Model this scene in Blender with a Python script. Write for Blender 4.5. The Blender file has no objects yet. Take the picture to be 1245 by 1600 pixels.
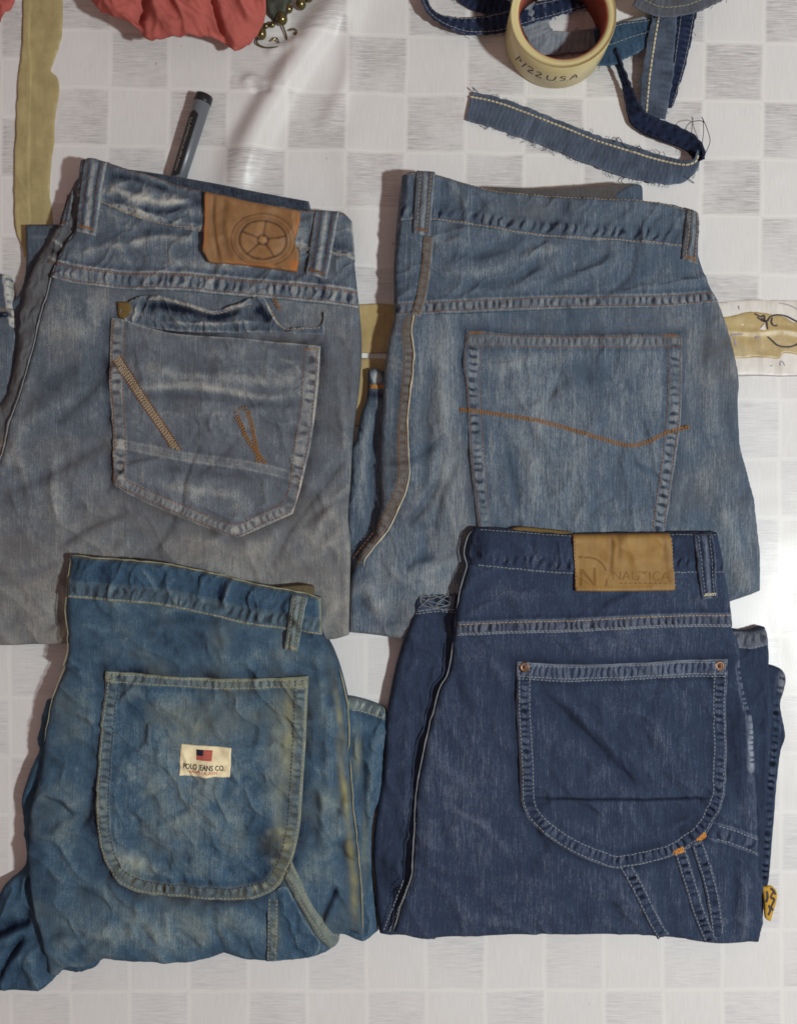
import bpy, math, random
import numpy as np
from mathutils import Vector

random.seed(7)
C = bpy.context.scene.collection
# ------------------------------------------------------------------ camera, world, lamp, exposure
S = 0.00047            # metres per traced unit on the table top
CAMH = 0.80            # camera height above the table
cam = bpy.data.cameras.new('camera'); camo = bpy.data.objects.new('camera', cam); C.objects.link(camo)
camo.location = (0, 0, CAMH); camo.rotation_euler = (0, 0, 0)
cam.sensor_fit = 'VERTICAL'; cam.sensor_height = 24.0
cam.lens = 24.0 * CAMH / (1600 * S)
cam.clip_start = 0.01; cam.clip_end = 50
bpy.context.scene.camera = camo

world = bpy.data.worlds.new('World'); bpy.context.scene.world = world; world.use_nodes = True
bg = world.node_tree.nodes['Background']
bg.inputs[0].default_value = (1.0, 0.70, 0.62, 1); bg.inputs[1].default_value = 0.25

lamp = bpy.data.lights.new('lamp', 'AREA'); lamp.shape = 'DISK'; lamp.size = 0.10; lamp.energy = 19.0
lamp.color = (0.92, 0.985, 0.97)
lampo = bpy.data.objects.new('lamp', lamp); C.objects.link(lampo)
lampo.location = (0.88, -0.22, 1.30)
lampo.rotation_euler = (Vector((0, 0, 0)) - Vector(lampo.location)).to_track_quat('-Z', 'Y').to_euler()

bpy.context.scene.cycles.filter_width = 1.65
vs = bpy.context.scene.view_settings
vs.view_transform = 'Standard'; vs.look = 'None'; vs.exposure = 0.0; vs.gamma = 1.0

# ------------------------------------------------------------------ materials
def lin(c):
    return tuple(((v / 255.0) / 12.92 if v / 255.0 <= 0.04045 else ((v / 255.0 + 0.055) / 1.055) ** 2.4) for v in c)
def alb(c, k=1.28):
    return tuple(min(0.95, v * k) for v in lin(c)) + (1,)

class NT:
    def __init__(s, name):
        s.m = bpy.data.materials.new(name); s.m.use_nodes = True
        s.t = s.m.node_tree; s.b = s.t.nodes['Principled BSDF']
    def n(s, kind, **kw):
        nd = s.t.nodes.new(kind)
        for k, v in kw.items(): setattr(nd, k, v)
        return nd
    def l(s, a, b): s.t.links.new(a, b)
    def math(s, op, a, b=None, c=None, clamp=False):
        nd = s.n('ShaderNodeMath', operation=op); nd.use_clamp = clamp
        for i, v in enumerate((a, b, c)):
            if v is None: continue
            if isinstance(v, (int, float)): nd.inputs[i].default_value = v
            else: s.l(v, nd.inputs[i])
        return nd.outputs[0]
    def mix(s, f, a, b):
        nd = s.n('ShaderNodeMix', data_type='RGBA')
        for inp, v in ((nd.inputs[0], f), (nd.inputs[6], a), (nd.inputs[7], b)):
            if isinstance(v, (int, float)): inp.default_value = v
            elif isinstance(v, tuple): inp.default_value = v
            else: s.l(v, inp)
        return nd.outputs[2]
    def noise(s, vec, scale, detail=3, rough=0.5, sc=(1, 1, 1), rot=0.0):
        mp = s.n('ShaderNodeMapping'); mp.inputs['Scale'].default_value = sc; mp.inputs['Rotation'].default_value = (0, 0, rot)
        s.l(vec, mp.inputs['Vector'])
        nd = s.n('ShaderNodeTexNoise'); nd.inputs['Scale'].default_value = scale
        nd.inputs['Detail'].default_value = detail; nd.inputs['Roughness'].default_value = rough
        s.l(mp.outputs[0], nd.inputs['Vector'])
        return nd.outputs[0]

def denim(name, dark, mid, light, tint, slub=0.22, grain=0.3, rot=0.0, mott=0.25):
    n = NT(name)
    co = n.n('ShaderNodeTexCoord').outputs['Object']
    fa = n.n('ShaderNodeAttribute', attribute_name='fade').outputs['Fac']
    ti = n.n('ShaderNodeAttribute', attribute_name='tint').outputs['Fac']
    sl = n.noise(co, 1.0, 2, 0.6, (1500, 60, 60), rot)
    sl2 = n.noise(co, 1.0, 2, 0.6, (1500, 330, 60), rot + 0.95)
    gr = n.noise(co, 1250.0, 3, 0.8)
    mo = n.noise(co, 75.0, 4, 0.6)
    f = n.math('ADD', fa, n.math('MULTIPLY', n.math('SUBTRACT', sl, 0.5), slub * 2.0))
    f = n.math('ADD', f, n.math('MULTIPLY', n.math('SUBTRACT', sl2, 0.5), slub * 1.8))
    f = n.math('ADD', f, n.math('MULTIPLY', n.math('SUBTRACT', gr, 0.5), grain))
    fl = n.noise(co, 1.0, 1, 0.5, (1500, 60, 60), rot)
    f = n.math('ADD', f, n.math('MULTIPLY', n.math('SUBTRACT', fl, 0.66, clamp=True), slub * 2.2))
    f = n.math('ADD', f, n.math('MULTIPLY', n.math('SUBTRACT', mo, 0.5), mott), clamp=True)
    rp = n.n('ShaderNodeValToRGB'); el = rp.color_ramp.elements
    el[0].position = 0.0; el[0].color = alb(dark); el[1].position = 1.0; el[1].color = alb(light)
    e = el.new(0.5); e.color = alb(mid)
    n.l(f, rp.inputs[0])
    tn = n.math('MULTIPLY', ti, n.math('ADD', 0.55, n.math('MULTIPLY', mo, 0.9)), clamp=True)
    col = n.mix(tn, rp.outputs[0], alb(tint))
    n.l(col, n.b.inputs['Base Color'])
    n.b.inputs['Roughness'].default_value = 0.92
    n.b.inputs['Specular IOR Level'].default_value = 0.18
    bp = n.n('ShaderNodeBump'); bp.inputs['Strength'].default_value = 0.35; bp.inputs['Distance'].default_value = 0.0006
    n.l(n.math('ADD', n.math('MULTIPLY', sl, 0.6), n.math('MULTIPLY', gr, 0.6)), bp.inputs['Height'])
    n.l(bp.outputs[0], n.b.inputs['Normal'])
    return n.m

def plain(name, c, rough=0.7, spec=0.3, grain=0.15, scale=900.0, metal=0.0, k=1.28):
    n = NT(name)
    co = n.n('ShaderNodeTexCoord').outputs['Object']
    g = n.noise(co, scale, 3, 0.6)
    a = alb(c, k)
    d = tuple(v * (1 - grain * 1.5) for v in a[:3]) + (1,)
    u = tuple(min(1, v * (1 + grain * 1.5)) for v in a[:3]) + (1,)
    n.l(n.mix(g, d, u), n.b.inputs['Base Color'])
    n.b.inputs['Roughness'].default_value = rough; n.b.inputs['Specular IOR Level'].default_value = spec
    n.b.inputs['Metallic'].default_value = metal
    return n.m

def leather(name, base, dark, orange):
    n = NT(name)
    co = n.n('ShaderNodeTexCoord').outputs['Object']
    fa = n.n('ShaderNodeAttribute', attribute_name='fade').outputs['Fac']
    ti = n.n('ShaderNodeAttribute', attribute_name='tint').outputs['Fac']
    mo = n.noise(co, 130.0, 4, 0.6); g = n.noise(co, 1600.0, 2, 0.5)
    st = n.noise(co, 1.0, 3, 0.6, (220, 45, 60))
    f = n.math('ADD', fa, n.math('MULTIPLY', n.math('SUBTRACT', mo, 0.5), 0.5))
    f = n.math('ADD', f, n.math('MULTIPLY', n.math('SUBTRACT', st, 0.5), 0.5))
    f = n.math('ADD', f, n.math('MULTIPLY', n.math('SUBTRACT', g, 0.5), 0.25), clamp=True)
    col = n.mix(n.math('ADD', ti, 0.0, clamp=True), n.mix(f, alb(dark), alb(base)), alb(orange))
    n.l(col, n.b.inputs['Base Color'])
    n.b.inputs['Roughness'].default_value = 0.62; n.b.inputs['Specular IOR Level'].default_value = 0.35
    bp = n.n('ShaderNodeBump'); bp.inputs['Strength'].default_value = 0.25; bp.inputs['Distance'].default_value = 0.0004
    n.l(g, bp.inputs['Height']); n.l(bp.outputs[0], n.b.inputs['Normal'])
    return n.m

def vinyl(name, ox, oy, pitchx, pitchy, rot, par, d0=(148, 147, 148), d1=(200, 198, 198)):
    """checked woven-look vinyl; the lattice is laid in the sheet's own object space"""
    n = NT(name)
    co = n.n('ShaderNodeTexCoord').outputs['Object']
    mp = n.n('ShaderNodeMapping', vector_type='TEXTURE')
    mp.inputs['Location'].default_value = (ox, oy, 0); mp.inputs['Rotation'].default_value = (0, 0, rot)
    mp.inputs['Scale'].default_value = (pitchx, pitchy, 1)
    n.l(co, mp.inputs['Vector'])
    wob = n.noise(co, 25.0, 2, 0.5)
    sx = n.n('ShaderNodeSeparateXYZ'); n.l(mp.outputs[0], sx.inputs[0])
    w = n.math('MULTIPLY', n.math('SUBTRACT', wob, 0.5), 0.07)
    u = n.math('ADD', sx.outputs[0], w); v = n.math('ADD', sx.outputs[1], w)
    cell = n.math('MODULO', n.math('ADD', n.math('ADD', n.math('FLOOR', u), n.math('FLOOR', v)), 1000 + par), 2.0)
    fu = n.math('FRACT', u); fv = n.math('FRACT', v)
    def line(f):
        d = n.math('ABSOLUTE', n.math('SUBTRACT', f, 0.5))
        mr = n.n('ShaderNodeMapRange', interpolation_type='SMOOTHSTEP')
        mr.inputs[1].default_value = 0.445; mr.inputs[2].default_value = 0.485
        n.l(d, mr.inputs[0]); return mr.outputs[0]
    ln = n.math('MAXIMUM', line(fu), line(fv))
    hs = n.noise(co, 1.0, 4, 0.7, (60, 1300, 10)); vs_ = n.noise(co, 1.0, 4, 0.7, (1300, 60, 10))
    gr = n.noise(co, 900.0, 2, 0.5); bl = n.noise(co, 9.0, 4, 0.6)
    dk = n.mix(n.math('MULTIPLY_ADD', n.math('SUBTRACT', hs, 0.5), 3.4, 0.5, clamp=True), alb(d0, 1.25), alb(d1, 1.25))
    lt = n.mix(n.math('MULTIPLY_ADD', n.math('SUBTRACT', vs_, 0.5), 1.8, 0.5, clamp=True), alb((187, 186, 186), 1.28), alb((204, 203, 203), 1.28))
    wr = n.noise(co, 14.0, 5, 0.7)
    cell = n.math('MULTIPLY', cell, n.math('MULTIPLY_ADD', n.math('SUBTRACT', wr, 0.5), 3.2, 0.66, clamp=True))
    col = n.mix(cell, lt, dk)
    col = n.mix(n.math('MULTIPLY', ln, 0.6), col, alb((205, 204, 203), 1.28))
    col = n.mix(n.math('MULTIPLY', n.math('SUBTRACT', bl, 0.45, clamp=True), 0.5), col, alb((184, 174, 167), 1.28))
    spk = n.noise(co, 160.0, 2, 0.5)
    sp = n.n('ShaderNodeMapRange'); sp.inputs[1].default_value = 0.77; sp.inputs[2].default_value = 0.80; n.l(spk, sp.inputs[0])
    col = n.mix(n.math('MULTIPLY', sp.outputs[0], 0.5), col, alb((120, 105, 98)))
    n.l(col, n.b.inputs['Base Color'])
    n.l(n.math('MULTIPLY_ADD', bl, 0.10, 0.25), n.b.inputs['Roughness'])
    n.b.inputs['Specular IOR Level'].default_value = 0.26
    bp = n.n('ShaderNodeBump'); bp.inputs['Strength'].default_value = 0.14; bp.inputs['Distance'].default_value = 0.0005
    hgt = n.math('ADD', n.math('MULTIPLY', n.math('ADD', hs, vs_), 0.35), n.math('MULTIPLY', gr, 0.35))
    n.l(hgt, bp.inputs['Height']); n.l(bp.outputs[0], n.b.inputs['Normal'])
    return n.m

M = {}
M['d1'] = denim('denim_grey_blue', (17, 24, 40), (83, 93, 105), (172, 172, 166), (120, 110, 98), 0.17, 0.66, 0.02, 0.06)
M['d2'] = denim('denim_light_blue', (21, 28, 45), (72, 85, 100), (154, 158, 158), (110, 98, 80), 0.22, 0.52, -0.02, 0.05)
M['d3'] = denim('denim_teal_blue', (13, 23, 46), (57, 81, 102), (136, 148, 146), (136, 132, 94), 0.16, 0.78, 0.0, 0.05)
M['d4'] = denim('denim_deep_blue', (10, 14, 26), (43, 54, 75), (122, 130, 143), (104, 90, 70), 0.18, 0.54, 0.05, 0.03)
M['ds'] = denim('denim_scrap_grey', (18, 23, 36), (76, 86, 102), (150, 155, 158), (110, 92, 62), 0.16, 0.30, 0.3, 0.25)
M['dd'] = denim('denim_scrap_dark', (10, 14, 27), (36, 46, 72), (118, 130, 144), (110, 92, 62), 0.18, 0.3, 0.9, 0.3)
M['leather1'] = leather('leather_tan', (140, 104, 68), (72, 50, 34), (150, 94, 48))
M['leather4'] = leather('leather_ochre', (142, 110, 58), (84, 60, 34), (140, 92, 42))
M['thread_brown'] = plain('thread_brown', (104, 70, 48), 0.8, 0.2, 0.25)
M['thread_tan'] = plain('thread_tan', (148, 126, 98), 0.8, 0.2, 0.25)
M['thread_cream'] = plain('thread_cream', (176, 168, 146), 0.8, 0.2, 0.2)
M['thread_grey'] = plain('thread_grey', (116, 121, 126), 0.8, 0.2, 0.25)
M['thread_yellow'] = plain('thread_yellow', (136, 134, 112), 0.8, 0.2, 0.25)
M['thread_orange'] = plain('thread_orange', (192, 130, 46), 0.7, 0.3, 0.2)
M['thread_gold'] = plain('thread_gold', (124, 88, 50), 0.7, 0.3, 0.3)
M['thread_fray'] = plain('thread_fray', (72, 82, 104), 0.9, 0.1, 0.3)
M['thread_dark'] = plain('thread_dark', (46, 50, 66), 0.8, 0.2, 0.25)
M['lining'] = plain('lining_brown', (84, 76, 58), 0.9, 0.15, 0.25, 500)
M['pen_body'] = plain('pen_grey', (88, 93, 100), 0.34, 0.5, 0.04)
M['pen_black'] = plain('pen_black', (24, 24, 28), 0.38, 0.5, 0.1)
M['pen_print'] = plain('pen_print', (118, 116, 112), 0.5, 0.4, 0.1)
M['ink'] = plain('marker_ink', (52, 46, 52), 0.6, 0.3, 0.2)
M['ink_soft'] = plain('marker_ink_worn', (140, 132, 138), 0.6, 0.3, 0.3)
M['core'] = plain('card_core', (146, 80, 64), 0.75, 0.2, 0.2, 300)
M['emboss'] = plain('emboss_brown', (110, 80, 42), 0.7, 0.2, 0.2)
M['label'] = plain('label_cream', (212, 200, 166), 0.85, 0.15, 0.08, 1500)
M['flag_red'] = plain('flag_red', (156, 74, 66), 0.85, 0.15, 0.15, 1500)
M['flag_blue'] = plain('flag_blue', (34, 36, 50), 0.85, 0.15, 0.15, 1500)
M['print_black'] = plain('print_black', (58, 56, 58), 0.85, 0.15, 0.15)
M['print_red'] = plain('print_red', (182, 112, 98), 0.85, 0.15, 0.15)
M['copper'] = plain('copper_rivet', (96, 72, 56), 0.42, 0.5, 0.3, 900, 0.75)
M['yellow_tag'] = plain('tag_yellow', (168, 130, 42), 0.7, 0.3, 0.15, 600)
M['bead'] = plain('bead_gold', (108, 100, 68), 0.22, 0.5, 0.35, 200, 0.8)
M['dark_leaf'] = plain('trim_dark', (62, 66, 58), 0.6, 0.3, 0.3, 300)
M['tan_tag'] = plain('tag_tan', (96, 78, 44), 0.8, 0.2, 0.25, 400)

def coral():
    n = NT('coral_cloth')
    co = n.n('ShaderNodeTexCoord').outputs['Object']
    a = n.noise(co, 45.0, 4, 0.6); g = n.noise(co, 1400.0, 2, 0.6)
    col = n.mix(a, alb((122, 58, 56)), alb((184, 100, 92)))
    col = n.mix(n.math('MULTIPLY', g, 0.25), col, alb((150, 84, 72)))
    n.l(col, n.b.inputs['Base Color']); n.b.inputs['Roughness'].default_value = 0.85
    n.b.inputs['Specular IOR Level'].default_value = 0.2
    bp = n.n('ShaderNodeBump'); bp.inputs['Strength'].default_value = 0.3; bp.inputs['Distance'].default_value = 0.0008
    n.l(g, bp.inputs['Height']); n.l(bp.outputs[0], n.b.inputs['Normal'])
    return n.m
M['coral'] = coral()
def packtape(name, a, b):
    n = NT(name)
    co = n.n('ShaderNodeTexCoord').outputs['Object']
    x = n.noise(co, 55.0, 5, 0.65); y = n.noise(co, 1.0, 3, 0.6, (160, 30, 10))
    col = n.mix(n.math('MULTIPLY_ADD', n.math('SUBTRACT', x, 0.5), 1.7, 0.5, clamp=True), alb(a), alb(b))
    col = n.mix(n.math('MULTIPLY', n.math('SUBTRACT', y, 0.45, clamp=True), 1.0), col, alb((100, 84, 54)))
    n.l(col, n.b.inputs['Base Color']); n.b.inputs['Roughness'].default_value = 0.42
    bp = n.n('ShaderNodeBump'); bp.inputs['Strength'].default_value = 0.35; bp.inputs['Distance'].default_value = 0.001
    n.l(x, bp.inputs['Height']); n.l(bp.outputs[0], n.b.inputs['Normal'])
    return n.m
M['tape_olive'] = packtape('tape_olive', (138, 126, 88), (170, 157, 114))
M['tape_tan'] = packtape('tape_tan', (142, 122, 82), (174, 154, 108))
M['tape_white'] = packtape('tape_white', (184, 180, 174), (202, 198, 193))
def rollmat():
    n = NT('tape_roll_film')
    co = n.n('ShaderNodeTexCoord').outputs['Object']
    z = n.n('ShaderNodeSeparateXYZ'); n.l(co, z.inputs[0])
    rr = n.math('SQRT', n.math('ADD', n.math('POWER', z.outputs[0], 2.0), n.math('POWER', z.outputs[1], 2.0)))
    ring = n.n('ShaderNodeTexNoise', noise_dimensions='1D'); ring.inputs['Scale'].default_value = 2600.0
    n.l(rr, ring.inputs['W'])
    b = n.noise(co, 60.0, 3, 0.6)
    col = n.mix(ring.outputs[0], alb((176, 160, 108)), alb((204, 194, 152)))
    col = n.mix(n.math('MULTIPLY', b, 0.35), col, alb((188, 176, 128)))
    n.l(col, n.b.inputs['Base Color']); n.b.inputs['Roughness'].default_value = 0.33
    n.b.inputs['Subsurface Weight'].default_value = 0.25
    n.b.inputs['Subsurface Radius'].default_value = (0.006, 0.004, 0.002); n.b.inputs['Subsurface Scale'].default_value = 1.0
    return n.m
M['roll'] = rollmat()

# ------------------------------------------------------------------ small maths
_T = {}
def _tab(seed):
    if seed not in _T: _T[seed] = np.random.default_rng(seed).uniform(-1, 1, (256, 256))
    return _T[seed]
def vnoise(x, y, seed):
    t = _tab(seed); xi = np.floor(x).astype(int); yi = np.floor(y).astype(int)
    fx = x - xi; fy = y - yi
    fx = fx * fx * fx * (fx * (fx * 6 - 15) + 10); fy = fy * fy * fy * (fy * (fy * 6 - 15) + 10)
    a = t[xi & 255, yi & 255]; b = t[(xi + 1) & 255, yi & 255]; c = t[xi & 255, (yi + 1) & 255]; d = t[(xi + 1) & 255, (yi + 1) & 255]
    return (a * (1 - fx) + b * fx) * (1 - fy) + (c * (1 - fx) + d * fx) * fy
def fbm(x, y, sc, octv=3, seed=0, rot=0.0, an=1.0):
    ca, sa = math.cos(rot), math.sin(rot)
    u = (x * ca + y * sa) / (sc * an); v = (-x * sa + y * ca) / sc
    r = 0; a = 1; tot = 0
    for k in range(octv):
        r = r + a * vnoise(u * 2 ** k + 17.3 * k, v * 2 ** k + 9.1 * k, seed + k); tot += a; a *= 0.5
    return r / tot
def ridged(x, y, sc, seed, rot=0.0, an=2.5, o=3):
    wx = fbm(x, y, sc * 1.6, 2, seed + 40) * sc * 0.6; wy = fbm(x, y, sc * 1.6, 2, seed + 50) * sc * 0.6
    return 1 - 2 * np.abs(fbm(x + wx, y + wy, sc, o, seed, rot, an)) ** 0.72
def sstep(a, b, x):
    t = np.clip((x - a) / (b - a), 0, 1); return t * t * (3 - 2 * t)

def smooth(pts, closed=False, n=6):
    """Catmull-Rom through the points; a third element marks a sharp corner"""
    P = [np.array(p[:2], float) for p in pts]; K = [len(p) > 2 for p in pts]; N = len(P); out = []
    rng = range(N if closed else N - 1)
    for i in rng:
        p1, p2 = P[i], P[(i + 1) % N]
        p0 = P[i - 1] if (closed or i > 0) else p1
        p3 = P[(i + 2) % N] if (closed or i + 2 < N) else p2
        m1 = (p2 - p1) if K[i] else (p2 - p0) * 0.5
        m2 = (p2 - p1) if K[(i + 1) % N] else (p3 - p1) * 0.5
        L = np.linalg.norm(p2 - p1)
        l1 = np.linalg.norm(m1); l2 = np.linalg.norm(m2)
        if l1 > L: m1 = m1 * L / l1
        if l2 > L: m2 = m2 * L / l2
        for k in range(n):
            t = k / n; h = t * t * (3 - 2 * t)
            out.append(p1 * (1 - h) + p2 * h + m1 * (t ** 3 - 2 * t * t + t) + m2 * (t ** 3 - t * t))
    if not closed: out.append(P[-1])
    return np.array(out)
def resample(L, step):
    seg = np.linalg.norm(np.diff(L, axis=0), axis=1); t = np.concatenate([[0], np.cumsum(seg)])
    n = max(2, int(round(t[-1] / step)) + 1); s = np.linspace(0, t[-1], n)
    return np.stack([np.interp(s, t, L[:, k]) for k in range(L.shape[1])], 1)
def offset(L, d):
    """shift a polyline sideways (positive = to the right of travel in y-down coordinates)"""
    t = np.gradient(L, axis=0); t /= np.linalg.norm(t, axis=1)[:, None] + 1e-9
    return L + np.stack([-t[:, 1], t[:, 0]], 1) * d
def pdist(x, y, L, closed=False):
    """nearest distance, signed side, arc length and nearest point"""
    A = L; B = np.roll(L, -1, 0) if closed else L[1:]
    if not closed: A = L[:-1]
    best = np.full(x.shape, 1e18); side = np.zeros_like(x); arc = np.zeros_like(x); qx = np.zeros_like(x); qy = np.zeros_like(x)
    s0 = 0.0
    for a, b in zip(A, B):
        dx, dy = b - a; l2 = dx * dx + dy * dy
        if l2 < 1e-12: continue
        t = np.clip(((x - a[0]) * dx + (y - a[1]) * dy) / l2, 0, 1)
        cx = a[0] + t * dx; cy = a[1] + t * dy
        d = (x - cx) ** 2 + (y - cy) ** 2
        m = d < best
        if m.any():
            best[m] = d[m]; side[m] = (dx * (y - a[1]) - dy * (x - a[0]))[m]
            arc[m] = s0 + t[m] * math.sqrt(l2); qx[m] = cx[m]; qy[m] = cy[m]
        s0 += math.sqrt(l2)
    return np.sqrt(best), np.sign(side), arc, s0, qx, qy
def inside(x, y, L):
    r = np.zeros(x.shape, bool); B = np.roll(L, -1, 0)
    for a, b in zip(L, B):
        if a[1] == b[1]: continue
        c = (a[1] > y) != (b[1] > y)
        r ^= c & (x < (b[0] - a[0]) * (y - a[1]) / (b[1] - a[1]) + a[0])
    return r

# ------------------------------------------------------------------ features that shape cloth
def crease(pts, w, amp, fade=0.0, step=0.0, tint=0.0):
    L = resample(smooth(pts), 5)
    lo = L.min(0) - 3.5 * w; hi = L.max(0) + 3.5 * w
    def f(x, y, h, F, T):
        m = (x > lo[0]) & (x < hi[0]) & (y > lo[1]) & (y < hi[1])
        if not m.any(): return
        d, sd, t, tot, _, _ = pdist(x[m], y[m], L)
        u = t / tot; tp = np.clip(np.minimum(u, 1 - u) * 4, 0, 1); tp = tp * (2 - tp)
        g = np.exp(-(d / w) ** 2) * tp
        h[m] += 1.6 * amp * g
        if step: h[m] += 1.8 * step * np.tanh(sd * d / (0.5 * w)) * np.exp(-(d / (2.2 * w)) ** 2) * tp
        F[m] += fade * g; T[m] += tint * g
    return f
def band(pts, w, period=12.0, pucker=0.0003, rise=0.0004, fa=0.25, f0=0.0, t0=0.0, seed=1, edge=0.0, halo=0.1, skew=0.08):
    """felled seam: raised strip with the ridged, worn puckering that twin stitching pulls in"""
    L = resample(smooth(pts), 5) if not isinstance(pts, np.ndarray) else pts
    lo = L.min(0) - 2 * w - 8; hi = L.max(0) + 2 * w + 8
    def f(x, y, h, F, T):
        m = (x > lo[0]) & (x < hi[0]) & (y > lo[1]) & (y < hi[1])
        if not m.any(): return
        xx, yy = x[m], y[m]
        d, sd, t, tot, _, _ = pdist(xx, yy, L); s = sd * d
        inb = 1 - sstep(w / 2 - 1.0, w / 2 + 1.2, d)
        ph = t + skew * s + 3.0 * vnoise(t / 23.0, np.zeros_like(t) + seed, seed) * period / 8
        am = 0.85 + 0.75 * vnoise(t / 19.0, s / 14.0 + 5.5, seed + 3)
        q = np.sin(2 * np.pi * ph / period + 1.3 * vnoise(t / 9.0, s / 9.0, seed + 8)); q = 0.26 - 1.35 * np.exp(-((1 + q) / 0.5) ** 2)
        core = np.exp(-(d / (w * 0.32)) ** 4)
        h[m] += inb * rise + 0.85 * pucker * q * core * am
        F[m] += (1.15 * fa * q * am * core) + f0 * inb
        if edge: F[m] += edge * np.exp(-((d - w / 2) / 1.6) ** 2)
        F[m] -= halo * np.exp(-((d - w / 2 - 4) / 4.0) ** 2) * (0.6 + 0.8 * np.clip(q, -1, 1) * 0.5)
        T[m] += t0 * inb
        dn = np.exp(-((d - (w / 2 - 2.2)) / 1.3) ** 2); h[m] -= 0.00012 * dn
    return f
def blob(cx, cy, rx, ry, fade=0.0, tint=0.0, h_=0.0, rot=0.0, seed=3, rough=0.5):
    ca, sa = math.cos(rot), math.sin(rot)
    def f(x, y, h, F, T):
        u = ((x - cx) * ca + (y - cy) * sa) / rx; v = (-(x - cx) * sa + (y - cy) * ca) / ry
        g = np.exp(-(u * u + v * v)) * (1 + rough * fbm(x, y, 16, 3, seed))
        F += fade * g; T += tint * g; h += h_ * g
    return f
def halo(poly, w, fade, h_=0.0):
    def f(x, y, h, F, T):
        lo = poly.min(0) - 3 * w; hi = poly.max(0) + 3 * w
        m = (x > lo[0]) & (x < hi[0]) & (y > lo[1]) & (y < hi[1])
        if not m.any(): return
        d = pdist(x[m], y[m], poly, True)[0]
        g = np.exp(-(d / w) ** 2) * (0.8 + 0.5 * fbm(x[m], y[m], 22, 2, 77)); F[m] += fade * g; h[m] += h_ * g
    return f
def rumple(amp, sc, seed, rot=0.0, an=2.0, wear=0.0):
    def f(x, y, h, F, T):
        g = ridged(x, y, sc, seed, rot, an); h += 2.7 * amp * g; F += 0.7 * wear * g
    return f
def soft(amp, sc, seed, wear=0.0, octv=3):
    def f(x, y, h, F, T):
        g = fbm(x, y, sc, octv, seed); h += amp * g; F += wear * g
    return f
def mottle(a, sc, seed, an=1.0, rot=0.0):
    a *= 0.38 if sc < 60 else 0.6
    def f(x, y, h, F, T): F += a * fbm(x, y, sc, 4, seed, rot, an)
    return f
def grad(fn):
    def f(x, y, h, F, T):
        a, b = fn(x, y); F += a; T += b
    return f
def tintmott(a, sc, seed):
    def f(x, y, h, F, T): T += a * np.clip(fbm(x, y, sc, 4, seed) + 0.15, 0, 1) * 2
    return f
def random_creases(poly, n, seed, ang, spread=0.5, amp=0.0006, wear=0.05, ln=(50, 150)):
    r = random.Random(seed); out = []
    lo = poly.min(0); hi = poly.max(0)
    for _ in range(int(n * 1.4)):
        x = r.uniform(lo[0], hi[0]); y = r.uniform(lo[1], hi[1]); a = ang + r.gauss(0, spread); L = r.uniform(*ln); b = r.gauss(0, 0.12) * L
        dx, dy = math.cos(a), math.sin(a)
        k = r.uniform(0.5, 1.3) * (1 if r.random() < 0.5 else -1)
        out.append(crease([(x - dx * L / 2, y - dy * L / 2), (x - dy * b, y + dx * b), (x + dx * L / 2, y + dy * L / 2)], r.uniform(5, 12), 1.5 * amp * k, 1.5 * wear * k, 1.7 * amp * r.uniform(-1, 1)))
    return out

class Layer:
    default_gain = 1.0
    """a piece of cloth: outline, height of its top side, rounded rim, features"""
    def __init__(s, pts, z, rim=10, drop=0.006, base=None, feats=(), fade=0.45, tint=0.0, edge_fade=0.0, edge_w=2.0, ragged=0.0, seed=1, edge_tint=0.0, gain=None):
        L = pts if isinstance(pts, np.ndarray) else smooth(pts, True)
        if ragged:
            L = resample(np.vstack([L, L[:1]]), 3)[:-1]
            L = L + np.stack([fbm(L[:, 0], L[:, 1], 14, 3, seed + 5), fbm(L[:, 0], L[:, 1], 14, 3, seed + 9)], 1) * ragged
        s.poly = L; s.z = z; s.rim = rim; s.drop = drop; s.base = base; s.feats = list(feats)
        s.fade = fade; s.tint = tint; s.ef = edge_fade; s.ew = edge_w; s.et = edge_tint; s.gain = Layer.default_gain if gain is None else gain
    def ev(s, x, y, want_d=False):
        d = pdist(x, y, s.poly, True)[0]; ins = inside(x, y, s.poly)
        sd = np.where(ins, d, 0.0)
        u = np.clip(sd / s.rim, 0, 1); pr = np.sqrt(np.clip(1 - (1 - u) ** 2, 0, 1))
        F = np.full(x.shape, s.fade); T = np.full(x.shape, s.tint)
        z = s.z(x, y) if callable(s.z) else s.z
        if s.base is not None:
            bs = s.base if isinstance(s.base, (list, tuple)) else [s.base]
            hb = np.max([b.ev(x, y)[0] for b in bs], 0); h = hb + z - s.drop * (1 - pr)
        else:
            h = z - s.drop * (1 - pr) + np.zeros_like(x)
        for f in s.feats: f(x, y, h, F, T)
        if s.base is not None: h = np.maximum(h, hb + 0.00012 + 0.0003 * pr)
        F = s.fade + (F - s.fade) * s.gain
        if s.et: T += s.et * np.exp(-(sd / s.ew) ** 2)
        if s.ef: F += s.ef * np.exp(-(sd / s.ew) ** 2) * (0.85 + 0.4 * fbm(x, y, 12, 2, 31))
        return h, F, T
    def H(s, P):
        return s.ev(P[:, 0].copy(), P[:, 1].copy())[0]

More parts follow.
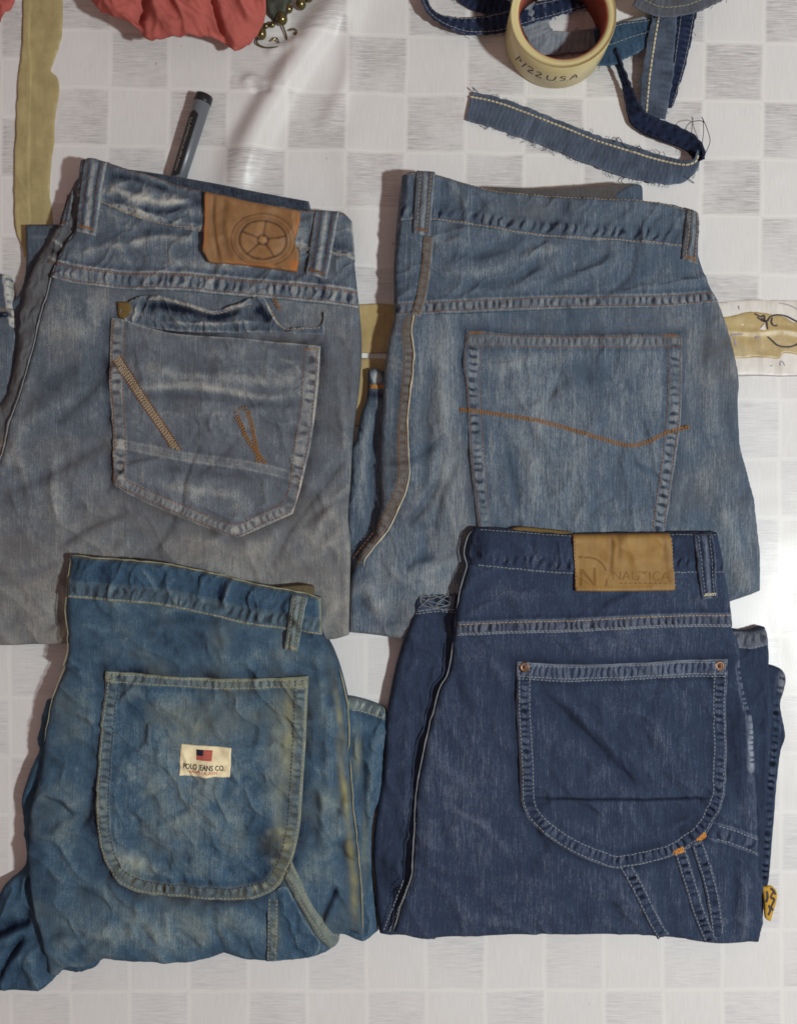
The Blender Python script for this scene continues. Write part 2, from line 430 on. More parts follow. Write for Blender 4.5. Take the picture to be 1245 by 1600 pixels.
# ------------------------------------------------------------------ objects
def world_xy(P, zn):
    k = (CAMH - zn) / CAMH * S
    return (P[:, 0] - 622.5) * k, -(P[:, 1] - 800.0) * k
def tag(o, label=None, cat=None, group=None, kind=None):
    if label: o['label'] = label
    if cat: o['category'] = cat
    if group: o['group'] = group
    if kind: o['kind'] = kind
    return o
def empty(name, x, y, label, cat, group=None, zn=0.0):
    o = bpy.data.objects.new(name, None); C.objects.link(o); o.empty_display_size = 0.02
    wx, wy = world_xy(np.array([[x, y]], float), zn); o.location = (wx[0], wy[0], 0)
    return tag(o, label, cat, group)
def link(name, me, mat, parent=None):
    o = bpy.data.objects.new(name, me); C.objects.link(o); me.materials.append(mat)
    if parent:
        o.parent = parent; o.matrix_parent_inverse = mworld(parent).inverted()
    return o
def mworld(p):
    from mathutils import Matrix
    m = Matrix.Translation(p.location) if p.type == 'EMPTY' else Matrix.Identity(4)
    return m
def raw_mesh(name, V, quads, tris=None, attrs=None, smoothed=True):
    me = bpy.data.meshes.new(name)
    nq = len(quads); nt = 0 if tris is None else len(tris)
    me.vertices.add(len(V)); me.vertices.foreach_set('co', np.asarray(V, np.float32).ravel())
    idx = np.asarray(quads, np.int32).ravel()
    if nt: idx = np.concatenate([idx, np.asarray(tris, np.int32).ravel()])
    me.loops.add(len(idx)); me.loops.foreach_set('vertex_index', idx)
    me.polygons.add(nq + nt)
    st = np.concatenate([np.arange(nq) * 4, nq * 4 + np.arange(nt) * 3]).astype(np.int32)
    me.polygons.foreach_set('loop_start', st)
    me.polygons.foreach_set('use_smooth', np.full(nq + nt, smoothed))
    for k, a in (attrs or {}).items():
        at = me.attributes.new(k, 'FLOAT', 'POINT'); at.data.foreach_set('value', np.asarray(a, np.float32))
    me.update(calc_edges=True); me.validate()
    return me
def sheet(name, layer, mat, parent, zn, step=2.0, bottom=None, thick=0.0012):
    """mesh of a layer: grid snapped to the outline, with a rim wall down to its underside"""
    L = layer.poly; lo = L.min(0) - step; hi = L.max(0) + step
    xs = np.arange(lo[0], hi[0] + step, step); ys = np.arange(lo[1], hi[1] + step, step)
    X, Y = np.meshgrid(xs, ys); nx = len(xs)
    x = X.ravel(); y = Y.ravel()
    ins = inside(x, y, L)
    I = np.arange(len(x)).reshape(X.shape)
    q = np.stack([I[:-1, :-1], I[1:, :-1], I[1:, 1:], I[:-1, 1:]], -1).reshape(-1, 4)
    q = q[ins[q].any(1)]
    used = np.unique(q); out = used[~ins[used]]
    if len(out):
        _, _, _, _, qx, qy = pdist(x[out], y[out], L, True); x[out] = qx; y[out] = qy
    remap = -np.ones(len(x), int); remap[used] = np.arange(len(used)); q = remap[q]
    px, py = x[used], y[used]
    h, F, T = layer.ev(px, py)
    wx, wy = world_xy(np.stack([px, py], 1), zn)
    # boundary
    e = np.concatenate([q[:, [0, 1]], q[:, [1, 2]], q[:, [2, 3]], q[:, [3, 0]]])
    key = np.sort(e, 1); kk = key[:, 0].astype(np.int64) * 10 ** 7 + key[:, 1]
    _, inv, cnt = np.unique(kk, return_inverse=True, return_counts=True)
    be = e[cnt[inv] == 1]
    bv = np.unique(be); n0 = len(px); bm = -np.ones(n0, int); bm[bv] = n0 + np.arange(len(bv))
    zb = (np.full(len(bv), bottom) if bottom is not None else h[bv] - thick)
    V = np.stack([np.concatenate([wx, wx[bv]]), np.concatenate([wy, wy[bv]]), np.concatenate([h, np.minimum(zb, h[bv] - 1e-5)])], 1)
    sk = np.stack([be[:, 1], be[:, 0], bm[be[:, 0]], bm[be[:, 1]]], 1)
    me = raw_mesh(name, V, np.concatenate([q, sk]), None, {'fade': np.concatenate([F, F[bv] - 0.1]), 'tint': np.concatenate([T, T[bv]])})
    return link(name, me, mat, parent)

def stitch_mesh(lines, H, zn, ln=5.4, gap=0.5, w=1.6, up=0.00018, hh=0.00032, jit=0.35, seed=1):
    r = np.random.default_rng(seed); V = []; Q = []; Tn = []; k = 0
    for L in lines:
        seg = np.linalg.norm(np.diff(L, axis=0), axis=1); t = np.concatenate([[0], np.cumsum(seg)])
        c = np.arange(ln / 2 + r.uniform(0, ln), t[-1] - ln * 0.3, ln + gap); n = len(c)
        if n == 0: continue
        c = c + r.normal(0, 0.25, n)
        def at(s): return np.stack([np.interp(s, t, L[:, 0]), np.interp(s, t, L[:, 1])], 1)
        j = r.normal(0, jit, (n, 2)) * 0.5
        a = at(c - ln / 2) + j; b = at(c + ln / 2) + j; d = b - a; d /= np.linalg.norm(d, axis=1)[:, None] + 1e-9
        nrm = np.stack([-d[:, 1], d[:, 0]], 1) * w / 2
        m1 = a * 0.72 + b * 0.28; m2 = a * 0.28 + b * 0.72
        h1 = H(m1) + up; h2 = H(m2) + up
        rows = [(a, H(a) - 0.0001), (m1 + nrm, h1 - 0.0001), (m1, h1 + hh), (m1 - nrm, h1 - 0.0001), (m2 + nrm, h2 - 0.0001), (m2, h2 + hh), (m2 - nrm, h2 - 0.0001), (b, H(b) - 0.0001)]
        W = []
        for P, z in rows:
            wx, wy = world_xy(P, zn); W.append(np.stack([wx, wy, z], 1))
        W = np.stack(W, 1).reshape(-1, 3); V.append(W)
        o = k + np.arange(n)[:, None] * 8
        Q.append((o + np.array([[1, 2, 5, 4]])).reshape(-1, 4)); Q.append((o + np.array([[2, 3, 6, 5]])).reshape(-1, 4))
        for tr in ((0, 2, 1), (0, 3, 2), (7, 4, 5), (7, 5, 6)): Tn.append(o + np.array([tr]))
        k += n * 8
    return np.concatenate(V), np.concatenate(Q), np.concatenate(Tn)
def stitching(lines, H, zn, mat, parent, **kw):
    V, Q, T = stitch_mesh([resample(np.asarray(l, float), 3) for l in lines], H, zn, **kw)
    o = link('stitching', raw_mesh('stitching', V, Q, T), mat, parent); o['kind'] = 'stuff'
    return o
def tube_arrays(P, r, sides=6):
    P = np.asarray(P, float); n = len(P); rr = np.broadcast_to(np.asarray(r, float), (n,))
    t = np.gradient(P, axis=0); t /= np.linalg.norm(t, axis=1)[:, None] + 1e-12
    up = np.array([0, 0, 1.0]); a = np.cross(t, up); bad = np.linalg.norm(a, axis=1) < 1e-4; a[bad] = (1, 0, 0)
    a /= np.linalg.norm(a, axis=1)[:, None]; b = np.cross(a, t)
    th = np.arange(sides) * 2 * np.pi / sides
    V = P[:, None] + rr[:, None, None] * (a[:, None] * np.cos(th)[None, :, None] + b[:, None] * np.sin(th)[None, :, None])
    I = np.arange(n * sides).reshape(n, sides)
    q = np.stack([I[:-1], np.roll(I[:-1], -1, 1), np.roll(I[1:], -1, 1), I[1:]], -1).reshape(-1, 4)
    return V.reshape(-1, 3), q
def tubes(name, paths, r, mat, parent=None, sides=5):
    V = []; Q = []; k = 0; r0 = r
    for p in paths:
        if name == 'seam_edge':
            n_ = len(p); i_ = np.arange(n_) * 1.0; e_ = np.minimum(1, np.minimum(i_, n_ - 1 - i_) / 5 + 0.15)
            r = r0 * 0.72 * e_ * (1 + 0.35 * vnoise(i_ / 2.5, i_ * 0, 600)); p = p + np.stack([vnoise(i_ / 3, i_ * 0, 601), vnoise(i_ / 3, i_ * 0, 602), 0 * i_], 1) * 0.00035
        v, q = tube_arrays(p, r, sides); V.append(v); Q.append(q + k); k += len(v)
    return link(name, raw_mesh(name, np.concatenate(V), np.concatenate(Q)), mat, parent)
def path3(pts, zn, zf=None, n=6):
    """smooth path of (x, y, z) points given in traced units and metres"""
    P = np.array([p[:3] for p in pts], float)
    xy = smooth([tuple(p[:2]) for p in pts], False, n)
    s = np.linspace(0, len(P) - 1, len(xy)); z = np.interp(s, np.arange(len(P)), P[:, 2])
    wx, wy = world_xy(xy, zn); return np.stack([wx, wy, z], 1)
def strokes(name, lines, w, surf, mat, parent, kind=None):
    """flat pen or print strokes: thin ribbons laid on a surface; surf maps (x,y)->xyz"""
    V = []; Q = []; k = 0
    for L in lines:
        L = resample(np.asarray(L, float), 2.0); n = len(L)
        ww = w * (0.75 + 0.25 * np.sin(np.linspace(0.3, 2.8, n)))[:, None]
        t = np.gradient(L, axis=0); t /= np.linalg.norm(t, axis=1)[:, None] + 1e-9; nn = np.stack([-t[:, 1], t[:, 0]], 1)
        V.append(surf(L + nn * ww / 2)); V.append(surf(L - nn * ww / 2))
        i = np.arange(n - 1); Q.append(np.stack([k + i, k + i + 1, k + n + i + 1, k + n + i], 1)); k += 2 * n
    o = link(name, raw_mesh(name, np.concatenate(V), np.concatenate(Q)), mat, parent)
    if kind: o['kind'] = kind
    return o
def text_strip(name, body, origin, ex, ey, size, H, zn, mat, parent, bold=0.0, up=0.0004):
    """lettering as a thin mesh: baseline origin, unit vectors along and up the text (traced units)"""
    cu = bpy.data.curves.new('lettering', 'FONT'); cu.body = body; cu.size = 1.0; cu.align_x = 'LEFT'; cu.offset = bold; cu.resolution_u = 3
    o = bpy.data.objects.new('lettering_tmp', cu); C.objects.link(o)
    dg = bpy.context.evaluated_depsgraph_get(); me0 = o.evaluated_get(dg).to_mesh()
    co = np.empty(len(me0.vertices) * 3); me0.vertices.foreach_get('co', co); co = co.reshape(-1, 3)
    tris = []
    me0.calc_loop_triangles()
    for t in me0.loop_triangles: tris.append(tuple(t.vertices))
    o.evaluated_get(dg).to_mesh_clear(); bpy.data.objects.remove(o); bpy.data.curves.remove(cu)
    sx, sy = size if isinstance(size, tuple) else (size, size)
    wid = co[:, 0].max(); u = co[:, 0] / wid * sx; v = co[:, 1] / 0.7 * sy
    P = np.array(origin, float) + u[:, None] * np.array(ex, float) + v[:, None] * np.array(ey, float)
    z = H(P) + up; wx, wy = world_xy(P, zn)
    return link(name, raw_mesh(name, np.stack([wx, wy, z], 1), np.zeros((0, 4), int), np.array(tris)), mat, parent)
def unit(a, b):
    v = np.array(b, float) - np.array(a, float); return tuple(v / np.linalg.norm(v))
def inset_line(poly_pts, idx0, idx1, d):
    return offset(resample(smooth(poly_pts[idx0:idx1 + 1]), 4), d)

# ------------------------------------------------------------------ the table cloth (three sheets joined by tape)
def cloth(name, x0, y0, x1, y1, z, mat, step, feats):
    xs = np.arange(x0, x1 + step, step); ys = np.arange(y0, y1 + step, step)
    X, Y = np.meshgrid(xs, ys); x = X.ravel(); y = Y.ravel(); h = np.full(x.shape, z); F = np.zeros_like(h); T = np.zeros_like(h)
    for f in feats: f(x, y, h, F, T)
    wx, wy = world_xy(np.stack([x, y], 1), 0); I = np.arange(len(x)).reshape(X.shape)
    q = np.stack([I[:-1, :-1], I[1:, :-1], I[1:, 1:], I[:-1, 1:]], -1).reshape(-1, 4)
    o = link(name, raw_mesh(name, np.stack([wx, wy, h], 1), q), mat); o['kind'] = 'structure'
    return o
def wpt(x, y): return ((x - 622.5) * S, -(y - 800) * S)
ax, ay = wpt(637, 58); bx, by = wpt(18, 1550); cx_, cy_ = wpt(2, 92)
v_up = vinyl('vinyl_upper', ax, ay, 92.6 * S, 90.0 * S, -0.020, 1)
v_lo = vinyl('vinyl_lower', bx, by, 92.5 * S, 92.0 * S, 0.004, 0, (174, 174, 177), (204, 203, 204))
v_le = vinyl('vinyl_left', cx_, cy_, 93.0 * S, 92.0 * S, 0.0, 1)
cloth('tablecloth', -420, 500, 1660, 1990, 0.0, v_lo, 10, [soft(0.0004, 140, 301), soft(0.0003, 50, 305)])
cloth('tablecloth', -420, -300, 60, 520, 0.0004, v_le, 10, [soft(0.0003, 120, 311)])
cloth('tablecloth', 44, -300, 1660, 540, 0.0009, v_up, 5, [
    soft(0.0005, 120, 321), soft(0.00015, 40, 325),
    crease([(585, -60), (514, 30), (456, 110), (404, 200), (352, 330)], 27, 0.0062),
    crease([(470, 20), (440, 90), (400, 150), (350, 230)], 16, -0.0012),
    crease([(560, -40), (548, 60), (540, 130), (500, 210)], 13, 0.0016),
    crease([(378, 134), (395, 124), (420, 138)], 7, 0.0022), crease([(392, 146), (412, 142), (426, 150)], 5, -0.002),
    crease([(415, 85), (440, 76), (470, 66)], 8, 0.0018), crease([(535, 200), (560, 330), (575, 430)], 30, 0.0016)])

def flat(z, zn=0.0):
    def f(P):
        wx, wy = world_xy(np.asarray(P, float), zn); return np.stack([wx, wy, np.full(len(P), z)], 1)
    return f
# tape strips that hold the sheets together, plus one added for its edge shadow
def tape_strip(label, pts, mat, z, feats=(), step=4.0, rag=1.2, seed=3):
    lay = Layer(pts, z, 3, 0.0003, None, [soft(0.00035, 20, seed), rumple(0.00012, 26, seed + 5, 0.8, 3.0), *feats], ragged=rag, seed=seed)
    o = sheet('adhesive_tape', lay, mat, None, 0.0, step, 0.0002)
    return tag(o, label, 'tape', 'tape joining the tablecloth sheets'), lay
t1, _ = tape_strip('long olive packing tape with torn wavy edge running down the left side', [(38, -160, 1), (100, -160, 1), (99, 0), (97, 62), (88, 89), (80, 112, 1), (91, 123), (94, 146), (88, 179), (86, 219), (81, 260), (79, 300), (84, 352), (84, 470, 1), (60, 470, 1), (40, 402, 1), (36, 386), (26, 360), (24, 330), (24, 260), (26, 203), (28, 154), (31, 114), (35, 81), (38, 0)], M['tape_olive'], 0.0016,
   [crease([(50, -150), (49, 60), (50, 200), (48, 300), (52, 440)], 2.2, -0.00028), crease([(49, 80), (56, 100), (51, 130)], 3, -0.0003), crease([(26, 270), (44, 300), (50, 320)], 2.5, 0.0004), crease([(30, 240), (40, 262), (48, 275)], 2.5, -0.00025)])
t5, _ = tape_strip('added narrow olive strip whose raised edge shades a dark line down the long torn tape', [(39, -160, 1), (50, -160, 1), (50, 0), (48, 60), (51, 110), (49, 200), (48, 280), (50, 352), (52, 430, 1), (41, 402, 1), (37, 386), (27, 360), (25, 330), (25, 260), (27, 203), (29, 154), (32, 114), (36, 81), (39, 0)], M['tape_olive'], 0.0024, [crease([(26, 270), (40, 300), (47, 320)], 2.5, 0.0003)], 2.5, seed=31)  # added strip: its raised edge casts the dark line along the long tape
t2, _ = tape_strip('horizontal tan tape with black pen doodle between the jeans and right edge', [(480, 478, 1), (600, 476), (700, 480), (900, 486), (1100, 498), (1127, 497), (1156, 491), (1172, 488), (1200, 491), (1222, 496), (1245, 506), (1300, 510, 1), (1300, 560, 1), (1245, 555), (1223, 552), (1216, 562, 1), (1199, 559), (1147, 560), (1060, 556), (800, 552), (480, 552, 1)], M['tape_tan'], 0.0021,
   [crease([(1125, 515), (1170, 520), (1220, 516), (1260, 524)], 4, 0.0005)], 3.0)
t3, _ = tape_strip('short brown tape patch beside the hem of the right jeans', [(470, 562, 1), (560, 560), (640, 564, 1), (640, 668, 1), (470, 664, 1)], M['tape_tan'], 0.0021)
t4, _ = tape_strip('wide whitish tape under the tan tape at the right edge', [(1080, 474, 1), (1130, 472), (1190, 468), (1300, 474, 1), (1300, 590, 1), (1200, 588), (1150, 587), (1080, 589, 1)], M['tape_white'], 0.0014, rag=0.8, seed=21)
dz = flat(0.00265)
strokes('pen_doodle', [smooth([(1177, 491), (1186, 496), (1192, 494), (1191, 503), (1186, 500), (1181, 497)]), smooth([(1188, 498), (1193, 504), (1195, 501), (1197, 517)]), smooth([(1197, 503), (1201, 496), (1212, 493), (1226, 495), (1244, 504), (1262, 512)]), smooth([(1204, 497), (1203, 505), (1207, 510), (1212, 509)]), smooth([(1197, 527), (1204, 533), (1212, 540), (1224, 543), (1238, 541), (1256, 531)])], 2.3, dz, M['ink'], t2)
strokes('pen_smudge', [smooth([(1138, 534), (1142, 524), (1158, 523)]), smooth([(1146, 530), (1147, 542)]), smooth([(1178, 528), (1185, 528)])], 3.2, dz, M['ink_soft'], t2)
dz2 = flat(0.00185)
for st_ in ([(1215, 474), (1232, 478), (1248, 486), (1270, 492)], [(1217, 572), (1217, 565), (1221, 566), (1224, 572)], [(1201, 573), (1205, 571)], [(1150, 588), (1185, 587), (1215, 588), (1250, 587)], [(1152, 478), (1153, 484)]):
    strokes('pen_smudge', [smooth(st_)], 1.6, dz2, M['ink_soft'], t4)
tp = Layer([(1181, 518, 1), (1192, 506, 1), (1195, 520, 1), (1184, 523, 1)], 0.0027, 2, 0.0002)
sheet('torn_white_patch', tp, M['tape_white'], t2, 0.0, 2.0, 0.0016)

# ------------------------------------------------------------------ shared jeans pieces
GJ = 'folded jeans laid out on the tablecloth'
def loop(quad, base, mat, parent, zn, thread, rise=0.0024, fade=0.40, stripes=2, tint=0.0, seed=1, bar=None):
    """belt loop: raised strip with worn edges; quad = top-left, top-right, bottom-right, bottom-left"""
    q = [np.array(p, float) for p in quad]
    mid = [((q[0] + q[1]) / 2), ((q[2] + q[3]) / 2)]; w = np.linalg.norm(q[1] - q[0])
    fe = [crease([tuple(mid[0] - (0, 8)), tuple((mid[0] + mid[1]) / 2 + (0.6, 0)), tuple(mid[1] + (0, 8))], w * 0.13, 0.0003, 0.30), crease([tuple(q[0] * 0.74 + q[1] * 0.26 - (0, 6)), tuple((q[0] + q[3]) * 0.37 + (q[1] + q[2]) * 0.13), tuple(q[3] * 0.74 + q[2] * 0.26 + (0, 6))], w * 0.08, -0.0002, -0.34), crease([tuple(q[0] * 0.26 + q[1] * 0.74 - (0, 6)), tuple((q[0] + q[3]) * 0.13 + (q[1] + q[2]) * 0.37), tuple(q[3] * 0.26 + q[2] * 0.74 + (0, 6))], w * 0.08, -0.0002, -0.34), mottle(0.22, 9, seed + 70), soft(0.0002, 14, seed + 4)]
    def bowed(x, y):
        t = ((y - q[0][1]) / (q[3][1] - q[0][1])); return rise * (0.75 + 0.45 * np.sin(np.clip(t, 0, 1) * np.pi))
    lay = Layer([(*q[0], 1), (*q[1], 1), (*q[2], 1), (*q[3], 1)], bowed, 3.0, 0.0012, base, fe, fade=fade, tint=tint, edge_fade=0.30, edge_w=2.2, ragged=0.6, seed=seed, gain=0.85)
    o = sheet('belt_loop', lay, mat, parent, zn, 1.5, None, 0.0035)
    ls = []
    for k in (0.22, 0.78):
        a = q[0] + (q[1] - q[0]) * k; b = q[3] + (q[2] - q[3]) * k; ls.append(np.array([a, b]))
    stitching(ls, lay.H, zn, thread, o, w=1.3, seed=seed)
    if bar is not None:
        a = q[3] * 0.93 + q[0] * 0.07; b = q[2] * 0.93 + q[1] * 0.07
        stitching([np.array([a + (b - a) * 0.1, a + (b - a) * 0.9]) + (0, k * 1.5) for k in (-1, 0, 1)], lay.H, zn, bar, o, ln=3, gap=0.2, w=1.8, seed=seed + 1)
    return lay, o

# ================================================================== jeans one: grey, distressed, upper left
Z1 = 0.021
Layer.default_gain = 1.4
j1 = empty('folded_jeans', 320, 640, 'grey distressed jeans with round embossed tan patch and slanted pocket embroidery', 'jeans', GJ, Z1)
# legs folded underneath
lg = Layer([(41, 352, 1), (92, 350, 1), (140, 420), (100, 560), (60, 700), (0, 780), (-80, 780, 1), (-80, 500), (20, 470), (40, 425)], 0.010, 8, 0.003, None, [soft(0.0005, 40, 11), rumple(0.0004, 30, 12, 1.2, 2, 0.05), mottle(0.12, 30, 13), crease([(46, 372), (60, 372), (84, 372)], 3, 0.0004, 0.1)], fade=0.30)
sheet('folded_leg', lg, M['d1'], j1, 0.008, 3.0, 0.0005)
lg2 = Layer([(-70, 424, 1), (13, 429, 1), (20, 470), (26, 520), (14, 640), (0, 690), (-70, 690, 1)], 0.0125, 8, 0.003, None, [band([(14, 432), (18, 470), (24, 505)], 15, 14, 0.0005, 0.0004, 0.3, 0.32), crease([(-20, 500), (0, 493), (22, 491)], 3.5, -0.0012, -0.5), mottle(0.15, 18, 14), band([(-40, 482), (22, 486)], 6, 10, 0.0001, 0.0002, 0.1, -0.1, 0.5)], fade=0.45, edge_fade=0.25)
o = sheet('folded_leg', lg2, M['d1'], j1, 0.010, 2.5, 0.0005)
def z1(x, y): return 0.0225 - 0.0065 * sstep(860, 1010, y) - 0.0008 * sstep(120, 40, x)
# the side that turns down below the outer seam
sd1 = Layer([(128, 262, 1), (140, 300), (122, 362), (104, 392), (86, 440), (72, 490), (60, 540), (42, 612), (22, 670), (8, 720), (-50, 760, 1), (-50, 690), (6, 612), (22, 537), (28, 476), (50, 410), (72, 367), (88, 350), (92, 335), (100, 320), (112, 282)], 0.0190, 16, 0.007, None,
   [rumple(0.0009, 22, 15, 1.9, 2.5, 0.12), mottle(0.2, 14, 16), band([(110, 392), (70, 520), (30, 640), (-10, 730)], 13, 15, 0.0004, 0.0002, 0.25, 0.0, 0.45), crease([(78, 372), (92, 380), (104, 392)], 4, 0.0014, 0.3), crease([(70, 398), (84, 405), (96, 412)], 4, 0.001, 0.25), crease([(72, 388), (88, 393), (98, 399)], 3, -0.0012, -0.2)], fade=0.25, tint=0.25)
sheet('side_fold', sd1, M['d1'], j1, Z1, 2.0, 0.0005)
out1 = [(127, 249, 1), (146, 249), (170, 255), (241, 277), (318, 300), (400, 317), (463, 327), (496, 330), (533, 332), (548, 344, 1), (551, 380), (554, 423), (561, 485), (564, 538), (560, 600), (551, 675), (547, 749), (543, 809), (547, 849), (546, 920), (544, 994, 1), (520, 1001), (440, 1006), (300, 1010), (200, 1007), (100, 1008), (0, 1011), (-60, 1012, 1), (-60, 800), (-20, 755), (7, 696), (15, 659), (34, 603), (54, 530), (66, 481), (80, 432), (102, 386), (119, 357), (122, 300)]
pk1 = smooth([(176, 497, 1), (195, 500), (230, 512), (276, 522), (390, 531), (501, 541, 1), (498, 600), (487, 687), (474, 747), (470, 764), (458, 803, 1), (415, 822), (370, 842, 1), (276, 806), (206, 774), (178, 756, 1), (179, 687), (177, 655), (173, 610), (173, 546)], True)
b1 = Layer(out1, z1, 10, 0.005, None, [
    soft(0.0010, 90, 20, 0.05), tintmott(0.10, 50, 28), rumple(0.0006, 55, 22, 0.9, 2.2, 0.05), soft(0.00018, 10, 24, 0.03, 2), mottle(0.20, 26, 25), mottle(0.14, 120, 26), mottle(0.10, 8, 27),
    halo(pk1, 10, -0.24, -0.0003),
    grad(lambda x, y: (0.0 + 0.10 * sstep(680, 960, y) + 0.10 * np.exp(-(((x - 130) / 60) ** 2 + ((y - 500) / 60) ** 2)), 0.03 + 0.28 * sstep(640, 960, y) + 0.04 * sstep(200, 500, x))),
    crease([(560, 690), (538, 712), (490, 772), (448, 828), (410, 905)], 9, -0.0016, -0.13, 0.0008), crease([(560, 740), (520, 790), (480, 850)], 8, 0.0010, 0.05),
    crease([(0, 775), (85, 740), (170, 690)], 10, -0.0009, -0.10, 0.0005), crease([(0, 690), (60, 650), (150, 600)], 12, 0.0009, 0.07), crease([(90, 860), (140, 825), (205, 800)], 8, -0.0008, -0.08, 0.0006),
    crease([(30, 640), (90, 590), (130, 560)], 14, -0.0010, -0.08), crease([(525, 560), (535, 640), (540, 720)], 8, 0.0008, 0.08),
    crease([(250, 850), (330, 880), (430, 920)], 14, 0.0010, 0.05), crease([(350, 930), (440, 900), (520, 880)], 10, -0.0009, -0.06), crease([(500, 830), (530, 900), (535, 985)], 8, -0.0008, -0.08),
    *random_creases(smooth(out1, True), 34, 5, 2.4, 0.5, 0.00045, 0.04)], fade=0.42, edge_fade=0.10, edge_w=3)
body1 = sheet('back_panel', b1, M['d1'], j1, Z1, 2.2, 0.0005)
# piping of the outer seam along the left fold
edge1 = resample(smooth([(119, 357), (102, 386), (80, 432), (66, 481), (54, 530), (34, 603), (15, 659), (7, 696), (-10, 745)]), 4)
zz = b1.H(offset(edge1, -3.0)) + 0.0002; wx, wy = world_xy(offset(edge1, -1.2), Z1)
tubes('seam_edge', [np.stack([wx, wy, zz], 1)], 0.00075, M['thread_grey'], j1, 6)
# yoke
yk1p = [(120, 300, 1), (160, 320), (207, 337), (260, 354), (318, 364), (400, 380), (477, 392), (553, 406, 1), (558, 454), (560, 482, 1), (482, 474), (385, 465), (289, 457), (193, 453), (120, 443), (78, 434, 1), (102, 386), (119, 357)]
yk1 = Layer(yk1p, 0.0007, 3, 0.0006, b1, [
    band([(70, 416), (120, 429), (193, 438), (289, 441), (385, 450), (482, 458), (562, 468)], 27, 13, 0.0006, 0.0005, 0.20, 0.06, 0.0, 61, 0.16, 0.16, 0.1),
    rumple(0.0009, 30, 62, 2.6, 2.2, 0.12), mottle(0.22, 22, 63), blob(350, 415, 80, 10, 0.15), crease([(200, 390), (250, 372), (320, 380)], 7, 0.0009, 0.18), crease([(190, 380), (230, 365), (300, 366)], 6, -0.0009, -0.15), crease([(480, 400), (500, 440), (505, 470)], 5, -0.0012, -0.2, 0.0006),
    crease([(130, 400), (170, 385), (200, 392)], 6, 0.0008, 0.12), crease([(380, 425), (420, 415), (470, 430)], 5, -0.0006, -0.1)], fade=0.42)
yko = sheet('yoke', yk1, M['d1'], j1, Z1, 1.8)
sline = resample(smooth([(70, 416), (120, 429), (193, 438), (289, 441), (385, 450), (482, 458), (560, 468)]), 4)
stitching([offset(sline, -10.5), offset(sline, 10.5), offset(sline, -8)], yk1.H, Z1, M['thread_brown'], yko, seed=3)
# waistband, its inner side behind, loops and patch
wb_in = Layer([(150, 256, 1), (241, 269), (330, 284), (400, 298), (466, 310), (482, 313, 1), (483, 336), (400, 330), (241, 296), (160, 272, 1)], 0.0205, 4, 0.002, None, [soft(0.0004, 30, 64), mottle(0.2, 12, 65)], fade=0.16, edge_fade=0.25)
sheet('inner_waistband', wb_in, M['d1'], j1, Z1, 2.0, 0.006)
wb1p = [(126, 251, 1), (146, 247), (170, 254), (241, 276), (318, 299), (400, 316), (463, 326), (496, 329), (534, 331), (550, 345, 1), (555, 407, 1), (477, 393), (400, 381), (318, 365), (260, 356), (207, 339), (166, 323), (120, 308, 1)]
wb1 = Layer(wb1p, 0.0028, 5, 0.0018, b1, [
    rumple(0.0006, 26, 66, 2.7, 1.8, 0.20), mottle(0.24, 14, 67), soft(0.0006, 26, 68, 0.15),
    crease([(190, 300), (240, 318), (318, 322)], 6, 0.0012, 0.26), crease([(200, 318), (250, 334), (318, 318)], 5, -0.0009, -0.3), crease([(170, 275), (220, 285), (300, 312)], 5, -0.0007, -0.22), crease([(170, 300), (195, 305), (230, 340)], 6, 0.0014, 0.2),
    band([(120, 303), (166, 317), (207, 332), (260, 348), (318, 358), (400, 374), (477, 386), (555, 400)], 7, 13, 0.0004, 0.0002, 0.12, 0.1, 0, 69)], fade=0.40, edge_fade=0.30, edge_w=2.5)
wbo = sheet('waistband', wb1, M['d1'], j1, Z1, 1.7, None, 0.004)
wl = resample(smooth([(122, 305), (166, 320), (207, 336), (260, 353), (318, 361), (400, 378), (477, 389), (554, 403)]), 4)
tl = resample(smooth([(130, 254), (170, 258), (241, 280), (318, 303), (400, 320), (463, 330), (545, 339)]), 4)
stitching([wl], wb1.H, Z1, M['thread_tan'], wbo, seed=5); stitching([tl], wb1.H, Z1, M['thread_brown'], wbo, seed=6)
loop([(138, 248), (171, 253), (152, 371), (122, 364)], [wb1, yk1], M['d1'], j1, Z1, M['thread_brown'], 0.0022, 0.46, seed=1, bar=M['thread_gold'])
loop([(495, 329), (531, 331), (511, 439), (479, 430)], [wb1, yk1], M['d1'], j1, Z1, M['thread_brown'], 0.0022, 0.46, seed=2, bar=M['thread_brown'])
loop([(100, 300), (116, 296), (106, 352), (86, 352)], sd1, M['d1'], j1, Z1, M['thread_brown'], 0.0018, 0.30, seed=3, bar=M['thread_brown'])
ring = lambda cx, cy, rx, ry, n=40: [(cx + rx * math.cos(2 * math.pi * k / n), cy + ry * math.sin(2 * math.pi * k / n)) for k in range(n + 1)]
def groove(pts, w, amp, fade):
    L = np.array(pts, float)
    lo = L.min(0) - 4 * w; hi = L.max(0) + 4 * w
    def f(x, y, h, F, T):
        m = (x > lo[0]) & (x < hi[0]) & (y > lo[1]) & (y < hi[1])
        if not m.any(): return
        g = np.exp(-(pdist(x[m], y[m], L)[0] / w) ** 2); h[m] += amp * g; F[m] += fade * g
    return f
spk = []
for k in range(5):
    a = -math.pi / 2 + 0.12 + k * 2 * math.pi / 5
    p0 = (413 + 8 * math.cos(a), 379 + 7 * math.sin(a)); p1 = (413 + 35 * math.cos(a), 379 + 29 * math.sin(a))
    spk.append(groove([p0, p1], 1.6, -0.0004, -0.42))
